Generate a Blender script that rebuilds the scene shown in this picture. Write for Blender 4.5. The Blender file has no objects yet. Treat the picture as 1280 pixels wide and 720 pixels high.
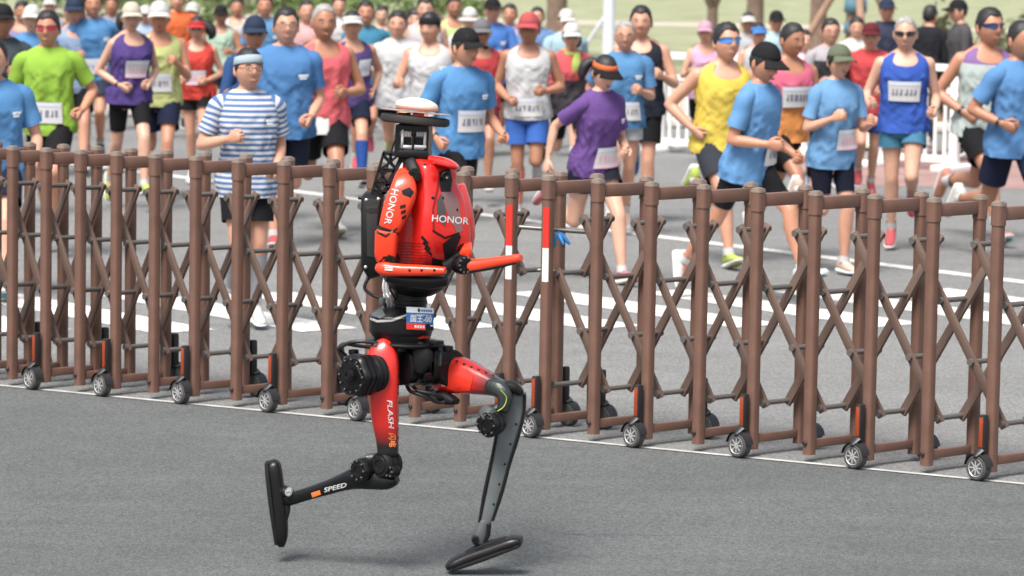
import bpy, bmesh, math, random
import numpy as np
from mathutils import Vector, Matrix, noise
from mathutils.bvhtree import BVHTree
R_ = math.radians
rnd = random.Random(7)
scene = bpy.context.scene
COL = scene.collection

# ---------------------------------------------------------------- camera
F_PX, CAM_H, PITCH, ROLL = 4400.0, 2.5, math.atan(455/4400.0), 0.0175
CAM = Vector((0, 0, CAM_H))
_f = Vector((0, math.cos(PITCH), -math.sin(PITCH)))
_r0, _u0 = Vector((1, 0, 0)), Vector((0, math.sin(PITCH), math.cos(PITCH)))
_r = _r0*math.cos(ROLL) + _u0*math.sin(ROLL)
_u = _u0*math.cos(ROLL) - _r0*math.sin(ROLL)
cd = bpy.data.cameras.new('camera')
cam = bpy.data.objects.new('camera', cd); COL.objects.link(cam)
m = Matrix.Identity(4)
for k in range(3):
    m[k][0], m[k][1], m[k][2] = _r[k], _u[k], -_f[k]
m.translation = CAM
cam.matrix_world = m
cd.sensor_width, cd.lens = 36.0, 36.0*F_PX/1280
cd.clip_start, cd.clip_end = 0.5, 3000
cd.dof.use_dof, cd.dof.focus_distance, cd.dof.aperture_fstop = True, 15.0, 4.7
scene.camera = cam

# ---------------------------------------------------------------- light
SUN_EL, SUN_AZ = R_(58), R_(205)        # azimuth clockwise from +Y
w = bpy.data.worlds.new('World'); scene.world = w; w.use_nodes = True
nt = w.node_tree
sky = nt.nodes.new('ShaderNodeTexSky'); sky.sky_type = 'NISHITA'; sky.sun_disc = False
sky.sun_elevation, sky.sun_rotation = SUN_EL, SUN_AZ
sky.air_density, sky.dust_density, sky.ozone_density = 1.0, 4.0, 1.0
bg = nt.nodes['Background']; bg.inputs['Strength'].default_value = 0.10
hs = nt.nodes.new('ShaderNodeHueSaturation'); hs.inputs['Saturation'].default_value = 0.45
nt.links.new(sky.outputs[0], hs.inputs['Color']); nt.links.new(hs.outputs[0], bg.inputs['Color'])
sl = bpy.data.lights.new('sun', 'SUN'); sl.energy, sl.angle, sl.color = 2.7, R_(24), (1.0, 0.95, 0.88)
so = bpy.data.objects.new('sun', sl); COL.objects.link(so)
sd = Vector((math.sin(SUN_AZ)*math.cos(SUN_EL), math.cos(SUN_AZ)*math.cos(SUN_EL), math.sin(SUN_EL)))
so.rotation_euler = (-sd).to_track_quat('-Z', 'Y').to_euler()
so.location = sd*40
vs = scene.view_settings
vs.view_transform, vs.look, vs.exposure, vs.gamma = 'Standard', 'None', 1.05, 1.0
scene.cycles.use_denoising = True
scene.cycles.max_bounces = 6

# ---------------------------------------------------------------- pixel helpers (photo pixels, 1280x720)
def ray(px, py):
    return _r*((px-640)/F_PX) - _u*((py-360)/F_PX) + _f
def on_z(px, py, z=0.0):
    d = ray(px, py); t = (z-CAM.z)/d.z
    return CAM + d*t
def on_y(px, py, Y):
    d = ray(px, py); return CAM + d*(Y/d.y)
def on_plane(px, py, p, n):
    d = ray(px, py); return CAM + d*((p-CAM).dot(n)/d.dot(n))

# ---------------------------------------------------------------- materials
MATS = {}
def mat(name, color=(.5, .5, .5), rough=.6, metal=0, coat=0, var=.0, scale=8.0, bump=0.0, bscale=60.0, spec=.5, sheen=0):
    if name in MATS: return MATS[name]
    M = bpy.data.materials.new(name); M.use_nodes = True
    n = M.node_tree; b = n.nodes['Principled BSDF']
    b.inputs['Base Color'].default_value = (*color, 1)
    b.inputs['Roughness'].default_value = rough; b.inputs['Metallic'].default_value = metal
    b.inputs['Coat Weight'].default_value = coat; b.inputs['Specular IOR Level'].default_value = spec
    b.inputs['Sheen Weight'].default_value = sheen
    tc = n.nodes.new('ShaderNodeTexCoord')
    if var:
        no = n.nodes.new('ShaderNodeTexNoise'); no.inputs['Scale'].default_value = scale; no.inputs['Detail'].default_value = 6
        cr = n.nodes.new('ShaderNodeValToRGB')
        cr.color_ramp.elements[0].position, cr.color_ramp.elements[1].position = .3, .7
        cr.color_ramp.elements[0].color = (*[c*(1-var) for c in color], 1)
        cr.color_ramp.elements[1].color = (*[min(1, c*(1+var)) for c in color], 1)
        n.links.new(tc.outputs['Object'], no.inputs['Vector']); n.links.new(no.outputs['Fac'], cr.inputs['Fac'])
        n.links.new(cr.outputs['Color'], b.inputs['Base Color'])
    if bump:
        nb = n.nodes.new('ShaderNodeTexNoise'); nb.inputs['Scale'].default_value = bscale; nb.inputs['Detail'].default_value = 4
        bp = n.nodes.new('ShaderNodeBump'); bp.inputs['Strength'].default_value = bump; bp.inputs['Distance'].default_value = .01
        n.links.new(tc.outputs['Object'], nb.inputs['Vector']); n.links.new(nb.outputs['Fac'], bp.inputs['Height'])
        n.links.new(bp.outputs['Normal'], b.inputs['Normal'])
    MATS[name] = M
    return M
def srgb(r, g, b):
    f = lambda c: (c/255/12.92 if c/255 <= .04045 else ((c/255+.055)/1.055)**2.4)
    return (f(r), f(g), f(b))
def ramp_uv(name, stops, rough=.85, wave=None):
    """cloth whose printed colour changes along UV.y; stops = [(v, colour)], wave = (period, colour a, colour b)"""
    if name in MATS: return MATS[name]
    stops = [(v, tuple(q*.66 for q in c)) for v, c in stops] if stops else None
    M = mat(name, stops[0][1] if stops else wave[1], rough)
    n = M.node_tree; b = n.nodes['Principled BSDF']
    uv = n.nodes.new('ShaderNodeUVMap'); sp = n.nodes.new('ShaderNodeSeparateXYZ'); n.links.new(uv.outputs[0], sp.inputs[0])
    def math_(op, a, v):
        q = n.nodes.new('ShaderNodeMath'); q.operation = op; n.links.new(a, q.inputs[0]); q.inputs[1].default_value = v; return q.outputs[0]
    if wave:
        fac = math_('GREATER_THAN', math_('FRACT', math_('DIVIDE', sp.outputs['Y'], wave[0]), 0), .5); cols = [(0, wave[1]), (1, wave[2])]
        mx = n.nodes.new('ShaderNodeMix'); mx.data_type = 'RGBA'
        n.links.new(fac, mx.inputs[0]); mx.inputs[6].default_value = (*wave[1], 1); mx.inputs[7].default_value = (*wave[2], 1)
        n.links.new(mx.outputs[2], b.inputs['Base Color'])
    else:
        cur = None
        for v, c in stops[1:]:
            mx = n.nodes.new('ShaderNodeMix'); mx.data_type = 'RGBA'
            n.links.new(math_('GREATER_THAN', sp.outputs['Y'], v), mx.inputs[0])
            if cur is None: mx.inputs[6].default_value = (*stops[0][1], 1)
            else: n.links.new(cur, mx.inputs[6])
            mx.inputs[7].default_value = (*c, 1); cur = mx.outputs[2]
        n.links.new(cur, b.inputs['Base Color'])
    return M

# ---------------------------------------------------------------- mesh buffer
class Buf:
    def __init__(s): s.v, s.f, s.uv, s.n = [], [], {}, 0
    def add(s, verts, faces, uv=None):
        verts = np.asarray(verts, dtype=float).reshape(-1, 3)
        b = s.n; s.v.append(verts)
        s.f += [tuple(i+b for i in f) for f in faces]
        if uv is not None:
            for i, q in enumerate(uv): s.uv[b+i] = q
        s.n += len(verts); return s
    def arr(s): return np.concatenate(s.v) if s.v else np.zeros((0, 3))
    def mesh(s, name, smooth=True):
        me = bpy.data.meshes.new(name)
        me.from_pydata([tuple(p) for p in s.arr()], [], s.f)
        if s.uv:
            l = me.uv_layers.new(name='UVMap')
            vi = np.zeros(len(me.loops), dtype=np.int32); me.loops.foreach_get('vertex_index', vi)
            l.data.foreach_set('uv', np.array([s.uv.get(i, (0, 0)) for i in vi], dtype=np.float32).ravel())
        if smooth: me.polygons.foreach_set('use_smooth', [True]*len(me.polygons))
        me.update(); return me
def obj(name, me, material=None, parent=None, loc=None):
    if isinstance(me, Buf): me = me.mesh(name)
    o = bpy.data.objects.new(name, me); COL.objects.link(o)
    if material is not None and not me.materials: me.materials.append(material)
    if parent is not None: o.parent = parent
    if loc is not None: o.location = loc
    return o
def sharp(o, ang=35):
    me = o.data if hasattr(o, 'data') else o
    me.set_sharp_from_angle(angle=R_(ang)); return o
def thing(name, label, cat, loc=(0, 0, 0), rz=0, group=None):
    o = bpy.data.objects.new(name, None); COL.objects.link(o); o.empty_display_size = .1
    o.location = loc; o.rotation_euler = (0, 0, rz); tag(o, label, cat, group); return o
def tag(o, label, cat, group=None):
    o['label'], o['category'] = label, cat
    if group: o['group'] = group
    return o
def kind(o, k): o['kind'] = k; return o

def vec(p): return np.array([p[0], p[1], p[2]], dtype=float)
def unit(a):
    a = np.asarray(a, float); n = np.linalg.norm(a); return a/n if n > 1e-9 else a
def catmull(P, n):
    """smooth resample of control rows (any width) to n rows"""
    P = np.asarray(P, float); k = len(P)
    if k == 2: return np.array([P[0]+(P[1]-P[0])*t for t in np.linspace(0, 1, n)])
    out = []
    for t in np.linspace(0, k-1, n):
        i = min(int(t), k-2); u = t-i
        p0, p1, p2, p3 = P[max(i-1, 0)], P[i], P[i+1], P[min(i+2, k-1)]
        out.append(.5*((2*p1)+(-p0+p2)*u+(2*p0-5*p1+4*p2-p3)*u*u+(-p0+3*p1-3*p2+p3)*u**3))
    return np.array(out)
def ring_faces(nr, n, cap0=True, cap1=True, off=0):
    F = []
    for i in range(nr-1):
        for j in range(n):
            a, b = off+i*n+j, off+i*n+(j+1) % n
            F.append((a, b, b+n, a+n))
    if cap0: F.append(tuple(off+j for j in reversed(range(n))))
    if cap1: F.append(tuple(off+(nr-1)*n+j for j in range(n)))
    return F
def tube(buf, pts, rad, n=12, cap=True, rounded=True, flat=1.0, side=None, uvv=None, steps=None, expo=2.0):
    """swept tube; rad per point; flat squeezes the second axis; side = preferred first axis"""
    pts = np.asarray(pts, float); rad = np.asarray(rad, float)
    if steps:
        Q = catmull(np.column_stack([pts, rad]), steps); pts, rad = Q[:, :3], np.maximum(Q[:, 3], 1e-4)
    if rounded and cap:
        d0, d1 = unit(pts[0]-pts[1]), unit(pts[-1]-pts[-2])
        a = [(pts[0]+d0*rad[0]*math.sin(t), rad[0]*math.cos(t)) for t in (1.45, 1.0, .5)]
        b = [(pts[-1]+d1*rad[-1]*math.sin(t), rad[-1]*math.cos(t)) for t in (.5, 1.0, 1.45)]
        pts = np.array([p for p, _ in a]+list(pts)+[p for p, _ in b]); rad = np.array([r for _, r in a]+list(rad)+[r for _, r in b])
    m = len(pts); V = []; u = None
    for i in range(m):
        t = unit(pts[min(i+1, m-1)]-pts[max(i-1, 0)])
        if u is None:
            s = np.array(side if side is not None else ((1, 0, 0) if abs(t[0]) < .8 else (0, 1, 0)), float)
            u = unit(s-t*s.dot(t))
        else: u = unit(u-t*u.dot(t))
        v = np.cross(t, u)
        for j in range(n):
            a = 2*math.pi*j/n; c, s_ = math.cos(a), math.sin(a)
            if expo != 2.0:
                c, s_ = math.copysign(abs(c)**(2/expo), c), math.copysign(abs(s_)**(2/expo), s_)
            V.append(pts[i]+u*rad[i]*c+v*rad[i]*flat*s_)
    uv = None
    if uvv is not None:
        uv = [(j/n, uvv[0]+(uvv[1]-uvv[0])*i/(m-1)) for i in range(m) for j in range(n)]
    buf.add(V, ring_faces(m, n, cap, cap), uv); return buf
def box(buf, c, size, ax=None, bevel=0.0):
    """box with half-rounded edges if bevel; ax = 3 unit axes"""
    ax = ax or (np.array((1, 0, 0.)), np.array((0, 1, 0.)), np.array((0, 0, 1.)))
    ax = [vec(a) for a in ax]; c = vec(c); h = [s/2 for s in size]
    if bevel <= 0:
        V = [c+ax[0]*h[0]*x+ax[1]*h[1]*y+ax[2]*h[2]*z for z in (-1, 1) for y in (-1, 1) for x in (-1, 1)]
        buf.add(V, [(0, 2, 3, 1), (4, 5, 7, 6), (0, 1, 5, 4), (2, 6, 7, 3), (0, 4, 6, 2), (1, 3, 7, 5)]); return buf
    bm = bmesh.new(); bmesh.ops.create_cube(bm, size=1.0)
    for v in bm.verts: v.co = Vector((v.co.x*size[0], v.co.y*size[1], v.co.z*size[2]))
    bmesh.ops.bevel(bm, geom=list(bm.edges), offset=bevel, segments=2, affect='EDGES', profile=.5)
    bm.verts.index_update()
    buf.add([c+ax[0]*v.co.x+ax[1]*v.co.y+ax[2]*v.co.z for v in bm.verts], [tuple(v.index for v in f.verts) for f in bm.faces]); bm.free(); return buf
def lathe(buf, c, axis, prof, n=24, lobes=0, amp=0.0):
    """profile [(offset along axis, radius)] spun about axis through c"""
    a = unit(axis); u = unit(np.cross(a, (0, 0, 1) if abs(a[2]) < .9 else (1, 0, 0))); v = np.cross(a, u); c = vec(c); V = []
    for h, r in prof:
        for j in range(n):
            t = 2*math.pi*j/n; q = max(r, 1e-4)*(1+amp*math.cos(lobes*t))
            V.append(c+a*h+u*q*math.cos(t)+v*q*math.sin(t))
    buf.add(V, ring_faces(len(prof), n)); return buf
def fbm(p, s=1.0): return noise.noise(Vector((p[0]*s, p[1]*s, p[2]*s)))
# ================================================================ SETTING
def sheet(name, pts, material, z):
    b = Buf(); b.add([(p[0], p[1], z) for p in pts], [tuple(range(len(pts)))])
    o = obj(name, b.mesh(name, False), material); kind(o, 'structure'); return o

def asphalt(name, base, big=.25):
    M = mat(name, base, .85, spec=.3); n = M.node_tree; b = n.nodes['Principled BSDF']
    tc = n.nodes.new('ShaderNodeTexCoord')
    gm = n.nodes.new('ShaderNodeMapping'); gm.inputs['Scale'].default_value = (1, .45, 1); n.links.new(tc.outputs['Object'], gm.inputs['Vector'])
    def nz(scale, detail=4, rough=.6):
        q = n.nodes.new('ShaderNodeTexNoise'); q.inputs['Scale'].default_value = scale; q.inputs['Detail'].default_value = detail
        q.inputs['Roughness'].default_value = rough; n.links.new(gm.outputs[0] if scale > 20 else tc.outputs['Object'], q.inputs['Vector']); return q.outputs['Fac']
    def mr(a, lo, hi, f0=.3, f1=.7):
        q = n.nodes.new('ShaderNodeMapRange'); n.links.new(a, q.inputs[0])
        for i, v in enumerate((f0, f1, lo, hi)): q.inputs[i+1].default_value = v
        return q.outputs[0]
    def mul(a, c):
        q = n.nodes.new('ShaderNodeMath'); q.operation = 'MULTIPLY'; n.links.new(a, q.inputs[0]); n.links.new(c, q.inputs[1]); return q.outputs[0]
    fine = mr(nz(170, 3, .8), .72, 1.30, .36, .64)
    vo = n.nodes.new('ShaderNodeTexVoronoi'); vo.inputs['Scale'].default_value = 115
    n.links.new(gm.outputs[0], vo.inputs['Vector'])
    sep = n.nodes.new('ShaderNodeSeparateColor'); n.links.new(vo.outputs['Color'], sep.inputs[0])
    chips = mr(sep.outputs[0], .74, 1.28, 0, 1)
    v = mul(mul(fine, chips), mul(mr(nz(.55, 5), 1-big, 1+big), mr(nz(4.0, 4), .95, 1.05)))
    mp = n.nodes.new('ShaderNodeMapping'); mp.inputs['Scale'].default_value = (.35, 3.2, 1); mp.inputs['Rotation'].default_value = (0, 0, R_(-28))
    n.links.new(tc.outputs['Object'], mp.inputs['Vector']); st = n.nodes.new('ShaderNodeTexNoise'); st.inputs['Scale'].default_value = 1.3; st.inputs['Detail'].default_value = 6
    n.links.new(mp.outputs[0], st.inputs['Vector']); v = mul(v, mr(st.outputs['Fac'], .94, 1.06))
    mx = n.nodes.new('ShaderNodeMix'); mx.data_type = 'RGBA'; mx.blend_type = 'MULTIPLY'; mx.inputs[0].default_value = 1
    mx.inputs[6].default_value = (*base, 1); n.links.new(v, mx.inputs[7]); n.links.new(mx.outputs[2], b.inputs['Base Color'])
    bp = n.nodes.new('ShaderNodeBump'); bp.inputs['Strength'].default_value = .55; bp.inputs['Distance'].default_value = .006
    n.links.new(mul(fine, chips), bp.inputs['Height']); n.links.new(bp.outputs[0], b.inputs['Normal'])
    return M
def worn_paint():
    M = mat('worn road paint', (.72, .72, .70), .7); n = M.node_tree; b = n.nodes['Principled BSDF']
    tc = n.nodes.new('ShaderNodeTexCoord'); q = n.nodes.new('ShaderNodeTexNoise'); q.inputs['Scale'].default_value = 16; q.inputs['Detail'].default_value = 10
    q.inputs['Roughness'].default_value = .75
    cr = n.nodes.new('ShaderNodeValToRGB'); e = cr.color_ramp.elements
    e[0].position, e[1].position = .36, .56; e[0].color, e[1].color = (.28, .28, .28, 1), (.74, .73, .70, 1)
    n.links.new(tc.outputs['Object'], q.inputs['Vector']); n.links.new(q.outputs[0], cr.inputs[0]); n.links.new(cr.outputs[0], b.inputs['Base Color']); return M
A_NEAR = asphalt('dark worn asphalt', (.098, .105, .106), .12)
A_FAR = asphalt('pale worn asphalt', (.180, .183, .181), .08)
PAINT = worn_paint()
GRASS_M = mat('mown grass', (.235, .25, .145), .9, var=.3, scale=.9, bump=.4, bscale=30)
PAVE = mat('beige paving', (.42, .37, .31), .85, var=.12, scale=2.0)
RED_PAVE = mat('faded red paving', (.27, .17, .155), .85, var=.2, scale=2.0)

sheet('ground', [(-900, -60), (900, -60), (900, 1800), (-900, 1800)], GRASS_M, -.02)

# the thin line under the barrier's front casters
wa, wb = on_z(40, 487), on_z(1234, 602)
fd = (wb-wa).normalized(); fn = Vector((-fd.y, fd.x, 0))
if fn.y < 0: fn = -fn
la_, lb_0 = wa-fd*70, wb+fd*70
sheet('race_road', [lb_0, (60, 41), (-60, 47), la_], A_FAR, 0)
sheet('near_road', [(la_.x, -40), (lb_0.x, -40), lb_0, la_], A_NEAR, 0)
def strip(name, a, b, width, z=.004, material=None):
    d = (b-a).normalized(); q = Vector((-d.y, d.x, 0))*(width/2)
    return sheet(name, [a-q, b-q, b+q, a+q], material or PAINT, z)
strip('barrier_line', wa-fd*6+fn*.02, wb+fd*8+fn*.02, .042, .004, mat('faded line paint', (.42, .42, .41), .75, var=.25, scale=9))
jb = Buf(); jV = []; nj = 60                                           # irregular open seam in the near asphalt
for i in range(nj+1):
    p = on_z(700+(1290-700)*i/nj, 667+7*i/nj+.8*fbm((i*.6, 3, 1))+.5*fbm((i*1.7, 9, 1)), .003); wv = max(.0004, .002+.006*fbm((i*.45, 7.3, 2)))
    jV += [(p.x, p.y-wv, .003), (p.x, p.y+wv, .003)]
jb.add(jV, [(2*i, 2*i+2, 2*i+3, 2*i+1) for i in range(nj)]); kind(obj('road_crack', jb.mesh('road_crack', False), mat('open seam', (.085, .09, .09), .9)), 'structure')
la, lb = on_z(430, 247), on_z(1280, 353)
ld = (lb-la).normalized()
strip('lane_line', la-ld*14, lb+ld*6, .16)
for i, (px, py) in enumerate([(51, 415), (231, 415), (412, 413), (593, 411), (771, 410), (949, 408), (1126, 407), (1305, 406), (1480, 405)]):
    p = on_z(px, py); strip('crossing_stripe', p, p-ld*2.35, .42)
# footway behind the race, low kerb, red cycle strip
kb = Buf(); box(kb, (0, 44.2, .06), (120, .16, .12), (vec((1, -.05, 0)), vec((.05, 1, 0)), vec((0, 0, 1))), .02)
kind(obj('kerb', kb, mat('pale kerb stone', (.5, .49, .46), .8, var=.1)), 'structure')
sheet('footway', [(-60, 47.2), (60, 41.2), (60, 52), (-60, 60)], PAVE, .012)
sheet('cycle_path', [(3.0, 34.6), (60, 29), (60, 38.5), (3.0, 40.2)], RED_PAVE, .004)
sheet('garden_path', [(-60, 96), (60, 84), (60, 87.5), (-60, 100)], PAVE, -.012)

# ---------------------------------------------------------------- leafy things
LEAF = [mat('leaf %d' % i, c, .7, var=.25, scale=1.5) for i, c in enumerate([(.085, .13, .035), (.12, .17, .05), (.15, .16, .085)])]
BARK = mat('bark', (.16, .11, .085), .9, var=.3, scale=6, bump=.6, bscale=20)
def leaves(buf, c, rad, n, size):
    V, Fc = [], []
    clumps = [np.array([rnd.gauss(0, .5), rnd.gauss(0, .5), rnd.gauss(0, .5)]) for _ in range(max(5, n//90))]
    for i in range(n):
        k = clumps[i % len(clumps)]; k = k/max(1, np.linalg.norm(k))
        p = np.array(c)+(k+np.array([rnd.gauss(0, .2) for _ in range(3)]))*np.array(rad)
        u = unit([rnd.gauss(0, 1) for _ in range(3)]); v = unit(np.cross(u, [rnd.gauss(0, 1) for _ in range(3)])); s = size*rnd.uniform(.6, 1.3)
        b = len(V); V += [p-u*s, p+v*s*.5, p+u*s, p-v*s*.5]; Fc.append((b, b+1, b+2, b+3))
    buf.add(V, Fc)
def shrub(px, py, Y, hgt, wid, k, label):
    p = on_z(px, py) if Y is None else Vector(((px-640)/F_PX*Y, Y, 0))
    t = thing('shrub', label, 'shrub', p, 0, 'shrubs and young trees beyond the race')
    b = Buf(); leaves(b, (0, 0, hgt*.55), (wid*.5, wid*.5, hgt*.45), 700, .09); obj('foliage', b.mesh('foliage', False), LEAF[k], t)
    s = Buf()
    for i in range(5):
        a = i*1.3; tube(s, [(0, 0, -.05), (math.cos(a)*wid*.15, math.sin(a)*wid*.15, hgt*.4), (math.cos(a)*wid*.3, math.sin(a)*wid*.3, hgt*.8)], [.03, .02, .008], 6)
    obj('stem', s, BARK, t)
def tree(px, Y, r, hgt, label, lean=0, fork=None, wrap=None, stakes=False, k=1):
    p = Vector(((px-640)/F_PX*Y, Y, -.02))
    t = thing('young_tree' if stakes else 'tree', label, 'tree', p, 0, 'shrubs and young trees beyond the race')
    b = Buf()
    top = fork or hgt*.45
    tube(b, [(0, 0, -.1), (lean*.3, 0, top*.3), (lean, 0, top)], [r*1.25, r*1.02, r*.85], 12, steps=8)
    for i in range(5):
        a = i*2*math.pi/5+.6; q = np.array((lean, 0, top-.05))
        e = q+np.array((math.cos(a)*hgt*.17, math.sin(a)*hgt*.17, hgt*.3))
        tube(b, [q, q*.5+e*.5+np.array((0, 0, .1)), e], [r*.55, r*.36, r*.12], 7, steps=6)
    obj('trunk', b, BARK, t)
    c = Buf(); leaves(c, (lean, 0, max(top+hgt*.36, 3.4)), (hgt*.26, hgt*.26, hgt*.24), 1500, .13); obj('crown', c.mesh('crown', False), LEAF[k], t)
    if wrap:
        for z0, z1 in wrap:
            q = Buf(); lathe(q, (lean*.2, 0, (z0+z1)/2), (0, 0, 1), [(-(z1-z0)/2, r*1.16), ((z1-z0)/2, r*1.12)], 14); obj('trunk_wrap', q, mat('blue grey trunk wrap', (.07, .16, .22), .8), t)
    if stakes:
        for a in (2.75, .42, -1.5):
            q = Buf(); tube(q, [(math.cos(a)*1.35, math.sin(a)*.9, -.05), (math.cos(a)*.06, math.sin(a)*.06, 2.1)], [.055, .05], 8); obj('stake', q, mat('brown stake', (.30, .19, .13), .8, var=.15), t)
i = 0
for px, hh, ww, k in ((-30, 1.6, 3.2, 1), (110, 1.1, 3.0, 0), (205, 1.4, 3.1, 1), (290, 1.2, 3.3, 0), (372, 1.5, 2.8, 1), (450, 1.0, 2.9, 1), (560, 1.3, 2.7, 0)):
    shrub(px, 0, 78+(i % 3)*3, hh, ww, k, ['rounded green shrub at the far left edge behind the runners', 'low dark green shrub behind the purple tank runner', 'green shrub behind the white capped runner in pale yellow',
          'low dark shrub right of the red visor runner', 'green shrub behind the man in the coral tank', 'low pale green shrub above the white visor runner', 'green shrub above the man in the black cap'][i]); i += 1
shrub(1178, 0, 47, 1.55, 1.5, 2, 'dry grey green shrub behind the white railing near the dark haired spectator')
shrub(1262, 0, 50, 1.3, 1.6, 2, 'dry grey green shrub at the far right edge behind the runners')
tree(690, 66, .19, 6.5, 'brown tree trunk left of the grey lamp pole', k=0)
tree(884, 64, .11, 4.6, 'dark forked trunk behind the pink capped runner', fork=1.05, k=1)
tree(937, 60, .15, 6.0, 'thick brown trunk above the white visor', k=1)
tree(1062, 46, .13, 5.0, 'young staked tree with blue grey wraps round its trunk', wrap=((1.45, 1.62), (1.18, 1.32)), stakes=True, k=1)
tree(1016, 52, .13, 5.2, 'pale bare young trunk left of the staked tree', k=1)
# lamp pole
t = thing('lamp_pole', 'grey steel lamp pole behind the man in the white singlet', 'lamp pole', ((755-640)/F_PX*56, 56, 0))
STEEL = mat('grey painted steel', (.34, .37, .40), .5, var=.06)
b = Buf(); lathe(b, (0, 0, 0), (0, 0, 1), [(0, .0), (0, .16), (.04, .16), (.05, .10), (4, .085), (7, .06), (7, 0)], 16); obj('pole', b, STEEL, t)
b = Buf(); tube(b, [(0, 0, 6.9), (.5, 0, 7.2), (1.4, 0, 7.3)], [.04, .035, .03], 8, steps=8); obj('arm', b, STEEL, t)
b = Buf(); box(b, (1.6, 0, 7.28), (.6, .22, .09), None, .03); obj('lamp_head', b, STEEL, t)
b = Buf(); tube(b, [(-.75, -.3, .0), (-.08, 0, 1.05)], [.03, .03], 8); obj('stay', b, STEEL, t)
# white railing: panels between square posts, two top rails and upright bars
WHITE = mat('white painted steel', (.78, .78, .76), .45, var=.03)
ra, rb = on_z(826, 190), on_z(1192, 214)
rd = (rb-ra).normalized(); npan = 4; plen = (rb-ra).length/npan
rax = (vec(rd), vec((-rd.y, rd.x, 0)), vec((0, 0, 1)))
for i in range(npan):
    t = thing('railing', ['white railing panel behind the pink tank woman', 'white railing panel behind the man in yellow', 'white railing panel behind the olive cap woman', 'white railing panel right of the blue singlet man'][i], 'railing', ra+rd*(i*plen), 0, 'white railing panels along the far kerb')
    for k, (nm, z, hh, dd) in enumerate((('top_rail', 1.08, .07, .07), ('rail', .84, .06, .05), ('rail', .12, .07, .05))):
        q = Buf(); box(q, vec(rd)*plen/2+vec((0, 0, z)), (plen-.09, dd, hh), rax); obj(nm, q.mesh(nm, False), WHITE, t)
    for e in ([0, 1] if i == npan-1 else [0]):
        q = Buf(); box(q, vec(rd)*plen*e+vec((0, 0, .575)), (.09, .09, 1.15), rax, .01); obj('post', q, WHITE, t)
        q = Buf(); box(q, vec(rd)*plen*e+vec((0, 0, .035)), (.22, .6, .07), rax, .015); obj('foot', q, WHITE, t)
    nb = 7
    q = Buf(); box(q, (0, 0, .48), (.028, .028, .66), rax); bm_ = q.mesh('bar', False); bm_.materials.append(WHITE)
    for k in range(nb): obj('bar', bm_, None, t, rd*(plen*(k+1)/(nb+1)))

# ================================================================ FOLDING BARRIER
BROWN = mat('brown powder coat', (.145, .079, .059), .36, var=.16, scale=7, bump=.05, bscale=200)
BROWN2 = mat('brown lattice aluminium', (.17, .115, .094), .38, metal=.25, var=.12, scale=6)
CAPM = mat('brown grey cap', (.235, .185, .155), .5, var=.1, scale=30)
RODM = mat('dull steel rod', (.18, .165, .155), .4, metal=.5)
BLACK = mat('black plastic', (.018, .018, .02), .45, bump=.05)
RUBBER = mat('dark rubber', (.055, .055, .057), .75, var=.15, scale=20)
RIMM = mat('pale grey rim', (.45, .45, .45), .35, metal=.3)
REFL = mat('orange reflector', (.27, .045, .014), .3, var=.12, scale=60)
TAPE_R = mat('red reflective tape', (.62, .03, .02), .4); TAPE_W = mat('white reflective tape', (.72, .72, .72), .4)
FR = Vector((.74, .67, 0)).normalized(); FLEN = .325; POST_H, POST_Z = 1.275, .035
front_p = wa+FR*.085
def post_at(px):
    p = on_plane(px, 216+(px-640)*.0535, front_p, fn); return Vector((p.x, p.y, 0))
SIDE = Vector((FR.y, -FR.x, 0))
axf = (vec(FR), vec(SIDE), vec((0, 0, 1)))
def rsq(b, c, half, z0, z1, n=20, expo=3.3):
    V = []
    for z in (z0, z1):
        for j in range(n):
            a = 2*math.pi*(j+.5)/n; cc, s = math.cos(a), math.sin(a)
            q = c+FR*(half*math.copysign(abs(cc)**(2/expo), cc))+SIDE*(half*math.copysign(abs(s)**(2/expo), s)); V.append((q.x, q.y, z))
    b.add(V, ring_faces(2, n))
O3 = Vector((0, 0, 0))
b = Buf(); rsq(b, O3, .0268, POST_Z, POST_H-.10); rsq(b, O3, .0305, POST_H-.105, POST_H-.015); POST_ME = sharp(b.mesh('post')); POST_ME.materials.append(BROWN)
b = Buf()
for z0, z1, hf in ((POST_H-.015, POST_H-.006, .0318), (POST_H-.008, POST_H+.002, .029), (POST_H+.001, POST_H+.007, .020)): rsq(b, O3, hf, z0, z1)
CAP_ME = sharp(b.mesh('post_cap')); CAP_ME.materials.append(CAPM)
def railmesh(z, hh, ww, nm):
    b = Buf(); box(b, vec(FR*(FLEN/2))+vec((0, 0, z)), (FLEN-.056, ww, hh), axf, .006); me = sharp(b.mesh(nm)); me.materials.append(BROWN); return me
TOP_ME, BOT_ME = railmesh(POST_H-.052, .062, .034, 'top_rail'), railmesh(.085, .042, .03, 'bottom_rail')
BOLT = Buf(); lathe(BOLT, vec(FR*-.029)+vec((0, 0, .09)), vec(-FR), [(0, .012), (.006, .012), (.008, .008), (.008, 0)], 8); BOLT_ME = BOLT.mesh('bolt'); BOLT_ME.materials.append(BLACK)
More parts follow.
